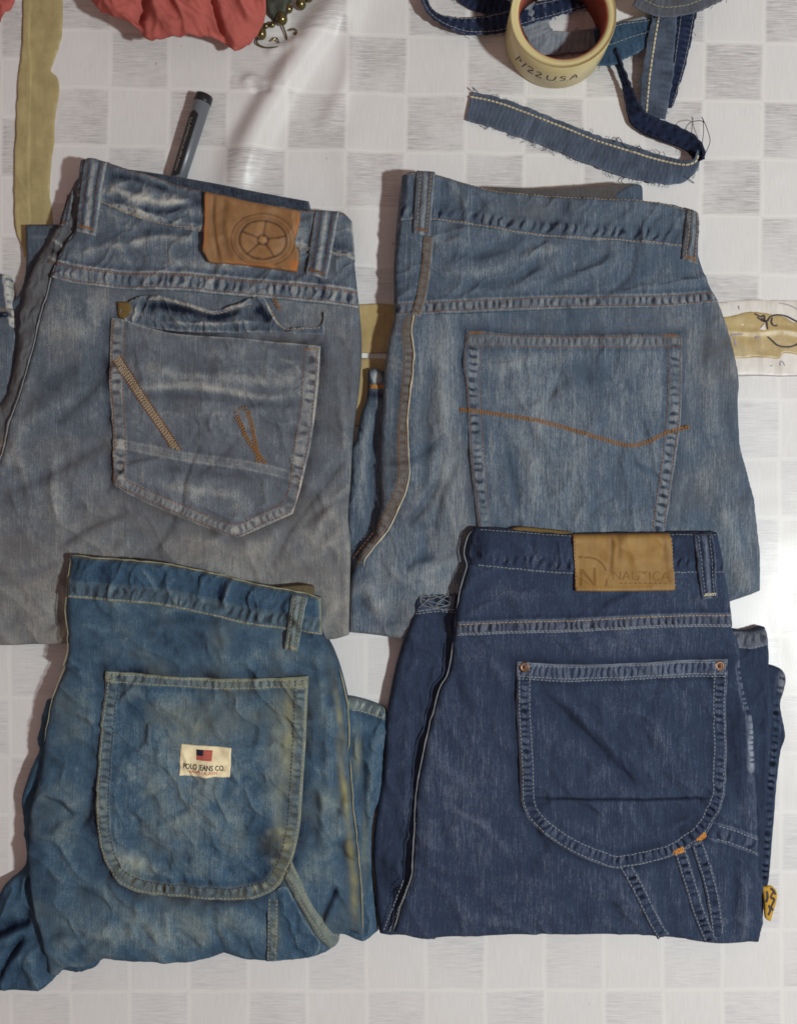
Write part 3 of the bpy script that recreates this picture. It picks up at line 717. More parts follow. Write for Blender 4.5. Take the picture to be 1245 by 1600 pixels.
pt1 = Layer([(323, 302, 1), (400, 319), (471, 334, 1), (470, 350), (462, 380), (468, 400), (465, 427, 1), (440, 424), (380, 417), (330, 414, 1), (320, 397, 1), (322, 350)], 0.0064, 3, 0.0012, b1, [soft(0.0006, 30, 59), 
    groove(ring(413, 379, 49, 41), 1.5, -0.0003, -0.30), groove(ring(412, 380, 43, 36), 1.2, -0.00025, -0.20), groove(ring(413, 379, 36, 30), 1.7, -0.0004, -0.5), groove(ring(413, 379, 8, 7), 1.8, -0.0004, -0.45), *spk, blob(413, 379, 4, 4, 0.4, 0, 0.0006, rough=0),
    crease([(338, 306), (336, 350), (345, 412)], 3, -0.0006, -0.25), crease([(356, 310), (352, 360), (362, 415)], 5, -0.0005, -0.22), crease([(324, 304), (322, 350), (322, 398)], 5, 0.0002, 0, 0, 0.8), crease([(462, 408), (462, 420), (455, 426)], 9, 0, 0, 0, 1.0), crease([(468, 340), (466, 360), (460, 376)], 3, 0, 0, 0, 0.6), crease([(440, 420), (400, 418), (350, 413)], 2.5, 0, 0.0, 0, 0.6)], fade=0.72, ragged=0.8, edge_fade=0.1, seed=4)
pt1o = sheet('leather_patch', pt1, M['leather1'], j1, Z1, 1.3, None, 0.0054)
# pocket
pl1 = resample(np.vstack([pk1, pk1[:1]]), 4)
low = [(180, 686), (235, 697), (290, 708), (350, 716), (406, 725), (445, 735), (475, 747)]
p1 = Layer(pk1, 0.0013, 3.5, 0.0012, b1, [
    rumple(0.0006, 34, 71, 0.4, 2.4, 0.07), mottle(0.18, 22, 72), mottle(0.10, 7, 73), soft(0.0004, 40, 74),
    band([(185, 505), (184, 600), (190, 690), (190, 752)], 21, 17, 0.0006, 0.0004, 0.20, 0.06, 0.05, 75, 0.0, 0.08), band([(489, 550), (482, 640), (470, 700), (461, 770)], 21, 17, 0.0006, 0.0004, 0.22, 0.08, 0.05, 76, 0.0, 0.08),
    band([(182, 748), (210, 762), (276, 794), (366, 828)], 16, 9, 0.0004, 0.0003, 0.12, 0.06, 0.1, 77, 0, 0.06), band([(370, 830), (410, 812), (452, 795)], 16, 11, 0.0004, 0.0003, 0.16, 0.08, 0.1, 78, 0, 0.06),
    band([(180, 692), (235, 703), (290, 714), (350, 722), (406, 731), (445, 741), (475, 753)], 13, 40, 0.0002, 0.0007, 0.03, 0.05, 0.05, 79, 0.10, 0.10),
    crease([(200, 610), (300, 604), (420, 622), (485, 612)], 7, 0.0010, 0.16), crease([(200, 622), (300, 618), (420, 634), (480, 626)], 6, -0.0009, -0.12), crease([(200, 572), (330, 590), (480, 600)], 9, 0.0006, 0.1),
    crease([(300, 650), (310, 670), (296, 700)], 4, -0.0006, -0.06, 0.0004), crease([(340, 640), (330, 665), (345, 690)], 4, 0.0006, 0.06), crease([(430, 560), (460, 570), (470, 590)], 5, 0.0006, 0.08),
    crease([(220, 745), (300, 765), (380, 775)], 8, 0.0005, 0.10), crease([(240, 728), (300, 736), (400, 748)], 7, -0.0004, -0.14), blob(330, 780, 60, 20, 0.05)], fade=0.44, tint=0.12, edge_fade=0.45, edge_w=2.0)
p1o = sheet('back_pocket', p1, M['d1'], j1, Z1, 1.7)
stitching([offset(resample(smooth([(176, 500), (173, 546), (173, 610), (177, 655), (179, 687), (178, 754), (206, 772), (276, 804), (370, 840), (415, 820), (457, 802), (470, 764), (474, 747), (487, 687), (497, 600), (500, 545)]), 4), -4.0)], p1.H, Z1, M['thread_brown'], p1o, seed=11)
stitching([resample(smooth([(197, 512), (195, 600), (199, 690), (198, 746), (205, 754), (276, 784), (366, 819), (405, 804), (441, 786), (453, 760), (460, 700), (472, 630), (476, 548)]), 4)], p1.H, Z1, M['thread_brown'], p1o, seed=12)
stitching([np.array([(473, 546), (499, 545)]), np.array([(473, 548), (499, 547)])], p1.H, Z1, M['thread_gold'], p1o, ln=3, gap=.3, seed=13)
e_l = [np.array([(176 + k * 2.6, 562 - k * 1.6), (270 + k * 3.2, 702 + k * 0.6)], float) for k in range(6)]
em = stitching(e_l[1:5], p1.H, Z1, M['thread_tan'], p1o, ln=4.2, gap=0.2, w=2.6, hh=0.0006, up=0.0004, seed=14)
em2 = stitching([e_l[0], e_l[5]], p1.H, Z1, M['thread_brown'], p1o, ln=4.2, gap=0.2, w=2.4, hh=0.0006, up=0.0004, seed=15)
cross = []
for k in range(3):
    cross.append(smooth([(369 + k * 2.6, 650 - k * 1.8), (386 + k * 2.4, 688 - k * 0.6), (413 + k * 3.4, 726 + k * 0.6)]))
    cross.append(smooth([(385 + k * 2.8, 640 - k * 0.6), (396 + k * 2.0, 680), (402 + k * 2.6, 723 + k * 0.6)]))
cross.append(smooth([(369, 650), (374, 641), (384, 637), (391, 639)]))
stitching(cross, p1.H, Z1, M['thread_gold'], p1o, ln=4.2, gap=0.2, w=2.4, hh=0.0007, up=0.0005, seed=16)
V3 = [path3([(418, 598, 0.0242), (420, 603, 0.0252), (417, 606, 0.0255), (424, 605, 0.0245)], Z1), path3([(424, 600, 0.0242), (421, 603, 0.0248), (426, 608, 0.0242)], Z1)]
tubes('snag', V3, 0.00035, M['thread_dark'], p1o, 4)
fl1 = Layer([(189, 486, 1), (204, 474), (221, 465), (247, 463), (290, 473), (333, 485), (362, 479), (400, 466), (415, 469), (427, 494), (441, 511), (470, 513), (502, 508), (508, 487, 1), (507, 523, 1), (470, 524), (430, 521), (360, 521), (290, 519), (240, 514), (200, 506, 1)], lambda x, y: 0.0016 + 0.0012 * sstep(520, 470, y), 4, 0.0014, b1, [
    rumple(0.0008, 17, 81, 1.4, 1.6, 0.16), mottle(0.24, 10, 82), blob(212, 492, 18, 14, 0.28), crease([(225, 470), (250, 468), (290, 478), (333, 490), (362, 484), (400, 471)], 3, 0.0008, 0.30), crease([(230, 480), (262, 480), (300, 488), (335, 497), (380, 486)], 6, -0.0012, -0.28), crease([(250, 505), (330, 508), (420, 504)], 4, 0.001, 0.2), crease([(418, 474), (430, 497), (444, 509), (500, 504)], 3.0, 0.0010, 0.28), crease([(400, 480), (412, 492), (420, 505)], 6, -0.0015, -0.3)], fade=0.30, edge_fade=0.3, edge_w=2.2, ragged=0.6)
f1o = sheet('pocket_flap', fl1, M['d1'], j1, Z1, 1.5, None, 0.0028)
stitching([resample(smooth([(232, 471), (262, 471), (292, 480), (333, 492), (364, 486), (400, 474)]), 4), resample(smooth([(420, 478), (432, 500), (446, 516), (500, 513)]), 4)], fl1.H, Z1, M['thread_tan'], f1o, w=1.4, seed=17)
stitching([np.array([(426, 467), (437, 487)]), np.array([(428, 466), (439, 486)]), np.array([(430, 466), (441, 486)])], lambda P: b1.H(P) + 0.0016, Z1, M['thread_gold'], f1o, ln=3, gap=.2, seed=18)
tg = Layer([(186, 473, 1), (205, 474), (207, 486), (198, 498), (187, 495)], 0.0030, 4, 0.0015, b1, [soft(0.0006, 9, 83)])
sheet('frayed_tab', tg, M['tan_tag'], j1, Z1, 1.6, None, 0.003)

# ================================================================== jeans two: light blue, upper right
Z2 = 0.0225
Layer.default_gain = 1.45
j2 = empty('folded_jeans', 880, 640, 'faded light blue jeans with brown curved stitch line across the back pocket', 'jeans', GJ, Z2)
lg = Layer([(575, 577, 1), (586, 574), (600, 580, 1), (640, 660), (640, 860), (600, 960), (552, 960, 1), (546, 880), (543, 800), (548, 750), (550, 700), (557, 685), (563, 650), (573, 622)], 0.011, 10, 0.005, None, [soft(0.0006, 40, 90), rumple(0.0006, 24, 91, 1.5, 3, 0.06), mottle(0.12, 20, 92), band([(566, 604), (602, 604)], 9, 20, 0.0001, 0.0004, 0.0, -0.1, 0.7, 93), blob(588, 592, 8, 10, 0.35), blob(590, 618, 16, 6, -0.3), crease([(576, 640), (566, 720), (562, 820)], 7, 0.0008, 0.12), crease([(588, 640), (582, 740), (584, 820)], 5, -0.0006, -0.1)], fade=0.46, edge_fade=0.12)
lgo = sheet('folded_leg', lg, M['d2'], j2, 0.010, 2.0, 0.0005)
stitching([np.array([(577, 604), (601, 605)]), np.array([(577, 606), (601, 607)]), np.array([(577, 602), (601, 603)])], lg.H, 0.010, M['thread_orange'], lgo, ln=3, gap=0.3, seed=21)
out2 = [(628, 272, 1), (650, 269), (681, 272), (727, 286), (778, 298), (840, 304), (936, 309), (1004, 313), (1069, 324), (1087, 332, 1), (1090, 370), (1092, 404), (1106, 438), (1135, 506), (1154, 580), (1154, 634), (1157, 696), (1174, 759), (1188, 855), (1191, 924, 1), (1157, 937), (1100, 955), (1000, 1000), (800, 1010), (720, 1006), (625, 1000), (574, 994), (543, 991, 1), (545, 940), (548, 905), (556, 880), (570, 852), (584, 838), (592, 806), (597, 785), (595, 760), (593, 720), (595, 667), (599, 615), (601, 573), (606, 536), (614, 501), (617, 475), (615, 420), (619, 353)]
pk2 = smooth([(726, 515, 1), (800, 522), (900, 523), (1000, 523), (1064, 520, 1), (1063, 600), (1061, 657), (1050, 742), (1038, 826), (1024, 900), (890, 935), (760, 890), (744, 815), (733, 713), (727, 600), (722, 575)], True)
def z2(x, y): return 0.0240 - 0.0075 * sstep(850, 1000, y) - 0.0035 * sstep(60, 0, x - 590)
sm2 = [(650, 370), (647, 430), (643, 490), (636, 520), (638, 556), (636, 590), (631, 640), (628, 690), (629, 740), (622, 772), (607, 804), (590, 832), (566, 862), (552, 880)]
b2 = Layer(out2, z2, 10, 0.005, None, [
    soft(0.0011, 95, 100, 0.03), tintmott(0.10, 60, 108), rumple(0.0006, 60, 101, 1.1, 2.4, 0.04), soft(0.00014, 9, 103, 0.02, 2), mottle(0.12, 30, 104), mottle(0.10, 140, 105), mottle(0.10, 16, 106, 8.0, 1.57),
    halo(pk2, 8, -0.14, -0.0002),
    band(sm2, 17, 12, 0.0005, 0.0005, 0.20, -0.06, 0.42, 107, 0.0, 0.12),
    grad(lambda x, y: (0.05 * np.exp(-(((x - 690) / 40) ** 2)) - 0.05 * sstep(1040, 1180, x) + 0.03 * sstep(600, 900, y), 0.10 * sstep(660, 620, x) * sstep(560, 480, y) + 0.16 * np.exp(-(((x - 1120) / 60) ** 2 + ((y - 560) / 90) ** 2)))),
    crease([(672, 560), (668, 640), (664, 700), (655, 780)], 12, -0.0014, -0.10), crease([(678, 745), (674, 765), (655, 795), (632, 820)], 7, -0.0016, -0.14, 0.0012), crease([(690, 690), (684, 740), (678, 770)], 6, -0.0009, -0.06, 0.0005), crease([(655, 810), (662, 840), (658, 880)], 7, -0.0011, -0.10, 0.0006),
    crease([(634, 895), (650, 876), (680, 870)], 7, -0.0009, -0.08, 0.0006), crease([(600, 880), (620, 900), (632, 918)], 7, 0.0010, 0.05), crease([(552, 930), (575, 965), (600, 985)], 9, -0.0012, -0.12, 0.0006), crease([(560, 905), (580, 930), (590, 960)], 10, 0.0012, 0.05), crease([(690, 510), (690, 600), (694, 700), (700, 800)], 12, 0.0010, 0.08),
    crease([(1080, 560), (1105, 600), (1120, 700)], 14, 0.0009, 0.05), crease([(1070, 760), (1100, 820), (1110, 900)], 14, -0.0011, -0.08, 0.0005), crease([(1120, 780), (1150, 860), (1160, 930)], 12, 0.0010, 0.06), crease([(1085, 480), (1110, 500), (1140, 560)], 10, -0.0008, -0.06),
    *random_creases(smooth(out2, True), 34, 15, 2.6, 0.6, 0.0004, 0.03)], fade=0.50, edge_fade=0.06, edge_w=3)
body2 = sheet('back_panel', b2, M['d2'], j2, Z2, 2.2, 0.0005)
ed2 = resample(smooth([(653, 440), (650, 466), (645, 498), (643, 519), (646, 554), (645, 580), (641, 615), (637, 650), (637, 685), (638, 710), (639, 740), (634, 770), (620, 800), (606, 828), (586, 854), (570, 874), (569, 886)]), 4)
wx, wy = world_xy(ed2, Z2); tubes('seam_edge', [np.stack([wx, wy, b2.H(ed2) + 0.0007], 1)], 0.0007, M['thread_cream'], j2, 6)
sml = resample(smooth(sm2), 4)
stitching([offset(sml, 5.5), offset(sml, -5.0)], b2.H, Z2, M['thread_brown'], body2, seed=22)
yk2 = Layer([(626, 346, 1), (687, 346), (755, 357), (806, 366), (891, 374), (993, 380), (1068, 387), (1091, 392, 1), (1106, 438), (1118, 474, 1), (993, 482), (880, 484), (755, 490), (653, 493), (630, 494), (616, 493, 1), (616, 440)], 0.0007, 3, 0.0006, b2, [
    band([(600, 484), (653, 482), (727, 479), (795, 476), (880, 473), (993, 472), (1060, 469), (1120, 464)], 19, 11.5, 0.00055, 0.0004, 0.26, 0.02, 0.10, 110, 0.10, 0.12),
    rumple(0.0010, 44, 111, 2.75, 2.6, 0.04), mottle(0.12, 26, 112), soft(0.0008, 50, 113),
    crease([(700, 400), (760, 400), (830, 360)], 9, -0.0010, -0.09, 0.0004), crease([(690, 430), (760, 425), (840, 395), (900, 385)], 8, 0.0010, 0.07), crease([(720, 450), (790, 440), (850, 415)], 7, -0.0008, -0.09, 0.0004), crease([(850, 440), (900, 425), (960, 395)], 7, -0.0008, -0.08, 0.0005), crease([(960, 450), (990, 440), (1010, 415)], 8, -0.0008, -0.10), crease([(660, 370), (690, 380), (720, 375)], 6, 0.0006, 0.06), crease([(1060, 430), (1090, 440), (1100, 455)], 5, -0.0007, -0.08)], fade=0.48)
yk2o = sheet('yoke', yk2, M['d2'], j2, Z2, 1.8)
sl = resample(smooth([(618, 484), (653, 482), (727, 479), (795, 476), (880, 473), (993, 472), (1060, 469), (1114, 464)]), 4)
stitching([offset(sl, -7), offset(sl, 7)], yk2.H, Z2, M['thread_brown'], yk2o, seed=23)
vs2 = resample(smooth([(668, 372), (664, 420), (658, 460), (648, 494)]), 4)
vb = Layer(np.vstack([offset(vs2, -9), offset(vs2, 7)[::-1]]), 0.0016, 3, 0.001, yk2, [band(vs2, 15, 14, 0.0004, 0.0, 0.15, 0.0, 0.2, 114)], fade=0.36, tint=0.28, edge_fade=0.4)
vbo = sheet('side_seam', vb, M['d2'], j2, Z2, 1.5, None, 0.002)
stitching([offset(vs2, 4), offset(vs2, -4)], vb.H, Z2, M['thread_brown'], vbo, seed=24)
wi = Layer([(760, 300, 1), (778, 291), (840, 293), (891, 291), (950, 287), (987, 284), (1001, 290), (1004, 300), (1003, 320, 1), (900, 320), (780, 312)], 0.0208, 3, 0.0015, None, [soft(0.0004, 26, 115), mottle(0.1, 12, 116)])
wi.fade = 0.14; wi.tint = 0.30; wi.ef = 0.3; wi.et = 0.4
wio = sheet('inner_waistband', wi, M['d2'], j2, Z2, 2.0, 0.006)
wi2 = Layer([(958, 306, 1), (970, 296), (988, 287), (1003, 289), (1005, 312, 1), (970, 316)], 0.0216, 3, 0.0015, None, [mottle(0.1, 12, 116)], fade=0.4)
sheet('inner_waistband_end', wi2, M['d2'], j2, Z2, 2.0, 0.006)
wb2 = Layer([(627, 272, 1), (650, 268), (681, 271), (727, 285), (778, 297), (840, 303), (936, 308), (1004, 312), (1069, 323), (1088, 331, 1), (1091, 393, 1), (1068, 388), (993, 381), (891, 375), (806, 367), (755, 358), (687, 347), (625, 346, 1)], 0.0015, 5, 0.0018, b2, [
    band([(627, 332), (687, 333), (755, 344), (806, 352), (891, 359), (993, 366), (1068, 374), (1091, 380)], 27, 16, 0.0006, 0.0, 0.22, -0.04, 0, 120, 0, 0.0, 0.3), rumple(0.0008, 40, 121, 2.0, 2.2, 0.05), mottle(0.13, 20, 122), crease([(885, 310), (875, 335), (860, 360)], 6, -0.0009, -0.10), crease([(700, 285), (720, 310), (730, 340)], 7, 0.0009, 0.06), blob(830, 330, 60, 20, -0.03, 0.15), crease([(690, 280), (695, 310), (690, 340)], 6, -0.0008, -0.08)], fade=0.46, edge_fade=0.22, edge_w=2.2)
wb2o = sheet('waistband', wb2, M['d2'], j2, Z2, 1.7, None, 0.004)
stitching([resample(smooth([(640, 343), (687, 344), (755, 355), (806, 364), (891, 372), (993, 378), (1068, 385), (1089, 389)]), 4)], wb2.H, Z2, M['thread_tan'], wb2o, seed=25)
stitching([resample(smooth([(632, 276), (681, 275), (727, 289), (778, 301), (840, 307), (936, 312), (1004, 316), (1080, 332)]), 4)], wb2.H, Z2, M['thread_tan'], wb2o, w=1.2, seed=26)
loop([(651, 266), (680, 268), (671, 371), (645, 368)], [wb2, yk2], M['d2'], j2, Z2, M['thread_tan'], 0.0024, 0.44, tint=0.12, seed=5, bar=M['thread_brown'])
loop([(1070, 322), (1091, 333), (1089, 414), (1063, 406)], [wb2, yk2], M['d2'], j2, Z2, M['thread_tan'], 0.0024, 0.40, tint=0.15, seed=6, bar=M['thread_gold'])
p2 = Layer(pk2, 0.0013, 3.5, 0.0012, b2, [
    rumple(0.0006, 48, 131, 1.3, 2.4, 0.05), mottle(0.11, 26, 132), mottle(0.13, 14, 133, 9.0, 1.57), soft(0.0005, 50, 134),
    band([(728, 531), (800, 534), (900, 535), (1000, 535), (1062, 533)], 17, 9.5, 0.0004, 0.0006, 0.16, 0.0, 0.16, 135, 0, 0.10), band([(739, 535), (738, 600), (744, 713), (756, 820)], 20, 13, 0.0005, 0.0004, 0.22, 0.0, 0.05, 136, 0, 0.08), band([(1052, 535), (1051, 600), (1049, 657), (1039, 742), (1026, 826)], 20, 13, 0.0005, 0.0004, 0.22, 0.0, 0.05, 137, 0, 0.08),
    crease([(790, 690), (800, 740), (810, 800)], 6, -0.0010, -0.12, 0.0004), crease([(800, 680), (830, 720), (840, 800)], 9, 0.0006, 0.06), crease([(980, 720), (1010, 735), (1035, 750)], 5, -0.0006, -0.08), crease([(880, 560), (920, 590), (950, 580)], 14, -0.0003, -0.07), crease([(760, 590), (830, 560), (900, 570)], 10, 0.0007, 0.05), blob(960, 760, 50, 50, -0.06), blob(850, 620, 60, 60, 0.06), blob(930, 590, 40, 40, -0.06)], fade=0.51, edge_fade=0.14, edge_w=2.0)
p2o = sheet('back_pocket', p2, M['d2'], j2, Z2, 1.7)
stitching([resample(smooth([(730, 519), (800, 526), (900, 527), (1000, 527), (1060, 524)]), 4), resample(smooth([(730, 541), (800, 543), (900, 544), (1000, 544), (1058, 542)]), 4), resample(smooth([(729, 520), (726, 575), (731, 620), (737, 713), (748, 815), (752, 840)]), 4), resample(smooth([(750, 543), (749, 600), (755, 713), (766, 815), (770, 840)]), 4), resample(smooth([(1060, 525), (1059, 600), (1057, 657), (1046, 742), (1034, 830)]), 4), resample(smooth([(1041, 543), (1041, 600), (1038, 657), (1029, 742), (1016, 830)]), 4)], p2.H, Z2, M['thread_brown'], p2o, seed=27)
for q in ((730, 519), (1034, 524)):
    stitching([np.array([(q[0], q[1] + k * 1.6), (q[0] + 24, q[1] + k * 1.6)]) for k in range(3)], p2.H, Z2, M['thread_gold'], p2o, ln=3, gap=.3, w=1.8, seed=28)
arc = resample(smooth([(716, 640), (778, 648), (857, 662), (925, 682), (976, 696), (1004, 693), (1038, 677), (1076, 667)]), 3)
stitching([offset(arc, -2.2), offset(arc, 0), offset(arc, 2.2)], lambda P: p2.H(P) + 0.0001, Z2, M['thread_gold'], p2o, ln=3.8, gap=0.5, w=2.4, hh=0.0006, seed=29)

# ================================================================== jeans three: teal carpenter, lower left
Z3 = 0.025
Layer.default_gain = 1.5
j3 = empty('folded_jeans', 330, 1200, 'teal blue carpenter jeans with a small cream flag label sewn on the pocket', 'jeans', GJ, Z3)
lg = Layer([(70, 1096, 1), (100, 1090), (120, 1250), (120, 1400), (150, 1470), (150, 1512), (114, 1520), (96, 1518), (78, 1537), (58, 1550), (0, 1549), (-60, 1552, 1), (-60, 1440), (-10, 1408), (6, 1384), (37, 1352), (36, 1293), (33, 1251), (45, 1209), (60, 1172), (57, 1154)], 0.013, 14, 0.007, None,
   [soft(0.0010, 45, 140), rumple(0.0012, 36, 141, 2.2, 2.0, 0.07), mottle(0.2, 18, 142), crease([(-20, 1470), (15, 1452), (50, 1440)], 6, -0.0035, -0.25, 0.002), crease([(-5, 1540), (14, 1500), (40, 1460)], 6, -0.003, -0.2, 0.0015), crease([(20, 1400), (30, 1440), (10, 1480)], 10, 0.0015, 0.08), crease([(50, 1480), (52, 1520), (70, 1540)], 9, 0.0014, 0.08)], fade=0.36)
sheet('folded_leg', lg, M['d3'], j3, 0.011, 2.2, 0.0005)
lg = Layer([(530, 1092, 1), (545, 1090), (568, 1095), (586, 1101), (602, 1108, 1), (606, 1135), (601, 1166), (595, 1244), (583, 1280), (580, 1340), (586, 1415), (590, 1458, 1), (566, 1473), (540, 1464), (520, 1460, 1), (500, 1300), (510, 1150)], 0.0115, 9, 0.006, None,
   [soft(0.0006, 40, 143), rumple(0.0007, 26, 144, 1.5, 2.6, 0.06), mottle(0.2, 16, 145), band([(530, 1098), (545, 1099), (568, 1104), (604, 1117)], 17, 13, 0.0006, 0.0004, -0.35, 0.08, 0.2, 146), blob(558, 1180, 7, 40, 0.1, 0.35), blob(570, 1320, 6, 60, 0.05, 0.25), crease([(560, 1120), (566, 1240), (574, 1400)], 5, -0.0009, -0.12, 0.0006), crease([(585, 1150), (578, 1230), (572, 1280)], 7, 0.0008, 0.08)], fade=0.44, edge_fade=0.15)
lgo = sheet('folded_leg', lg, M['d3'], j3, 0.011, 2.0, 0.0005)
stitching([resample(smooth([(546, 1108), (568, 1112), (600, 1123)]), 4)], lg.H, 0.011, M['thread_yellow'], lgo, seed=31)
out3 = [(115, 866, 1), (154, 872), (247, 879), (329, 894), (401, 912), (473, 925), (501, 933, 1), (503, 960), (504, 989), (519, 1020), (530, 1050), (541, 1094), (545, 1130), (545, 1180), (550, 1240), (558, 1320), (564, 1390), (566, 1468, 1), (545, 1462), (524, 1467), (528, 1478), (519, 1488), (488, 1501), (427, 1508), (380, 1506), (347, 1497, 1), (319, 1506), (278, 1512), (221, 1511), (159, 1505, 1), (123, 1519), (98, 1519), (84, 1532), (72, 1527), (60, 1469), (49, 1423), (41, 1358), (42, 1293), (52, 1241), (65, 1176), (74, 1107), (92, 1061), (108, 1020), (110, 989), (107, 958), (110, 917)]
pk3 = smooth([(166, 1048, 1), (240, 1054), (330, 1060), (400, 1060), (482, 1056, 1), (480, 1090), (478, 1148), (473, 1231), (468, 1293), (455, 1349), (432, 1388), (401, 1403), (360, 1407), (288, 1404), (226, 1398), (190, 1382), (167, 1354), (154, 1313), (150, 1267), (153, 1200), (158, 1128)], True)
def z3(x, y): return 0.0225 + 0.0100 * sstep(1075, 985, y) - 0.003 * sstep(1440, 1520, y)
b3 = Layer(out3, z3, 11, 0.005, None, [
    soft(0.0012, 80, 150, 0.05), rumple(0.0008, 44, 151, 0.5, 2.0, 0.05), soft(0.00020, 10, 153, 0.03, 2), mottle(0.20, 34, 154), mottle(0.13, 9, 155), halo(resample(smooth(out3, True), 6), 22, -0.10), mottle(0.16, 110, 156), tintmott(0.08, 50, 157), blob(60, 1350, 30, 120, -0.10), blob(300, 1000, 150, 18, -0.06), blob(280, 1450, 160, 30, 0.08),
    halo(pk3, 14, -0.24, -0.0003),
    grad(lambda x, y: (0.08 * np.exp(-(((x - 90) / 50) ** 2 + ((y - 1290) / 110) ** 2)) + 0.04 * sstep(1380, 1450, y), 0.02 + 0 * x)),
    blob(536, 1230, 5, 60, 0.06, 0.6, 0.0005, -0.12), blob(547, 1330, 6, 40, 0.0, 0.5, 0, -0.08), blob(530, 1120, 5, 60, 0.05, 0.4, 0, -0.15), blob(553, 1400, 6, 36, 0.0, 0.5), blob(546, 1335, 9, 9, -0.4), blob(540, 1322, 7, 6, -0.35),
    crease([(230, 970), (300, 965), (360, 975)], 9, -0.0010, -0.10, 0.0004), crease([(250, 960), (300, 945), (330, 950)], 7, 0.0008, 0.08), crease([(345, 960), (352, 1000), (355, 1040)], 7, 0.0009, 0.05), crease([(110, 980), (140, 975), (170, 990)], 8, 0.0010, 0.06),
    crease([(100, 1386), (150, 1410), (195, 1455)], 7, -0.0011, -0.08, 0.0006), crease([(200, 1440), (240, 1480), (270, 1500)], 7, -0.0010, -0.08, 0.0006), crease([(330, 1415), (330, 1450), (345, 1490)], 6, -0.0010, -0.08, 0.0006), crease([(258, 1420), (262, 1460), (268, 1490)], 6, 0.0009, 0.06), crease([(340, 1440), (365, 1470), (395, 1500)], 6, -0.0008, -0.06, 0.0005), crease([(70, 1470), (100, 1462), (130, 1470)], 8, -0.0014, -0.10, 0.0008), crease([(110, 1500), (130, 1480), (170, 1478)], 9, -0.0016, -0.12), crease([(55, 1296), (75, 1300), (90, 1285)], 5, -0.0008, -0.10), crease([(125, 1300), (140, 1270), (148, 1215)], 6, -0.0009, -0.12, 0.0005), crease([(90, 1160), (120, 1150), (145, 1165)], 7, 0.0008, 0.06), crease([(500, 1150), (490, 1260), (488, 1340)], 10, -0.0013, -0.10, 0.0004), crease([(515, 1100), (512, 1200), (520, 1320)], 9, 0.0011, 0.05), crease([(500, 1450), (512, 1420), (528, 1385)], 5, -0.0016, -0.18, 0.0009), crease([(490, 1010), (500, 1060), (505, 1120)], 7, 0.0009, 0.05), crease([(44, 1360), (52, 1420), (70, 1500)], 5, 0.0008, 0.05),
    *random_creases(smooth(out3, True), 44, 25, 0.9, 0.9, 0.00055, 0.035, (30, 90))], fade=0.45, edge_fade=0.04, edge_w=3)
body3 = sheet('back_panel', b3, M['d3'], j3, Z3, 2.2, 0.0005)
for pts, mt, rr in (([(529, 1044), (541, 1094), (545, 1130), (544, 1178)], 'thread_yellow', 0.0008), ([(546, 1184), (553, 1274), (560, 1340), (565, 1400), (566, 1464)], 'thread_yellow', 0.0007), ([(113, 868), (109, 917), (106, 958), (109, 989), (107, 1020), (91, 1061), (76, 1107), (68, 1160)], 'thread_yellow', 0.0005)):
    L = resample(smooth(pts), 4); wx, wy = world_xy(L, Z3)
    tubes('seam_edge', [np.stack([wx, wy, b3.H(offset(L, 4 if pts[0][0] > 300 else -3)) - 0.0004], 1)], rr, M[mt], j3, 6)
wi = Layer([(408, 918, 1), (420, 918), (450, 915), (480, 913), (490, 917), (490, 936, 1), (440, 932)], 0.0310, 3, 0.0015, None, [mottle(0.1, 12, 116)], fade=0.4)
wi3 = sheet('inner_waistband', wi, M['lining'], j3, Z3, 1.8, 0.012)
wb3 = Layer([(114, 866, 1), (154, 871), (247, 878), (329, 893), (401, 911), (473, 924), (502, 933, 1), (504, 990, 1), (447, 982), (391, 974), (339, 962), (267, 946), (195, 939), (111, 932, 1)], 0.0014, 5, 0.0018, b3, [
    band([(112, 918), (195, 925), (267, 932), (339, 947), (391, 959), (447, 967), (504, 976)], 26, 15, 0.0007, 0.0, 0.20, 0.03, 0.08, 160, 0, 0, 0.2), rumple(0.0010, 30, 161, 1.9, 2.0, 0.08), mottle(0.20, 18, 162), mottle(0.1, 7, 163),
    crease([(352, 905), (346, 930), (350, 955)], 4, -0.0014, -0.26, 0.0008), crease([(362, 905), (356, 930), (358, 955)], 5, 0.001, 0.12), crease([(225, 885), (240, 905), (250, 925)], 4, 0.0008, 0.14), crease([(280, 900), (268, 915), (275, 930)], 4, 0.0008, 0.12), crease([(160, 880), (175, 900), (165, 925)], 5, -0.0007, -0.1)], fade=0.36, edge_fade=0.36, edge_w=2.6, edge_tint=0.45)
wb3o = sheet('waistband', wb3, M['d3'], j3, Z3, 1.7, None, 0.004)
stitching([resample(smooth([(114, 929), (195, 936), (267, 943), (339, 959), (391, 971), (447, 979), (502, 987)]), 4)], wb3.H, Z3, M['thread_yellow'], wb3o, seed=32)
tp3 = resample(smooth([(116, 866), (154, 871), (247, 878), (329, 893), (401, 911), (473, 924), (500, 932)]), 4); wx, wy = world_xy(tp3, Z3)
tubes('seam_edge', [np.stack([wx, wy, wb3.H(offset(tp3, 3)) - 0.0003], 1)], 0.0007, M['thread_yellow'], wb3o, 6)
loop([(459, 927), (483, 931), (466, 1018), (446, 1012)], wb3, M['d3'], j3, Z3, M['thread_yellow'], 0.0024, 0.46, tint=0.22, seed=7, bar=M['thread_yellow'])
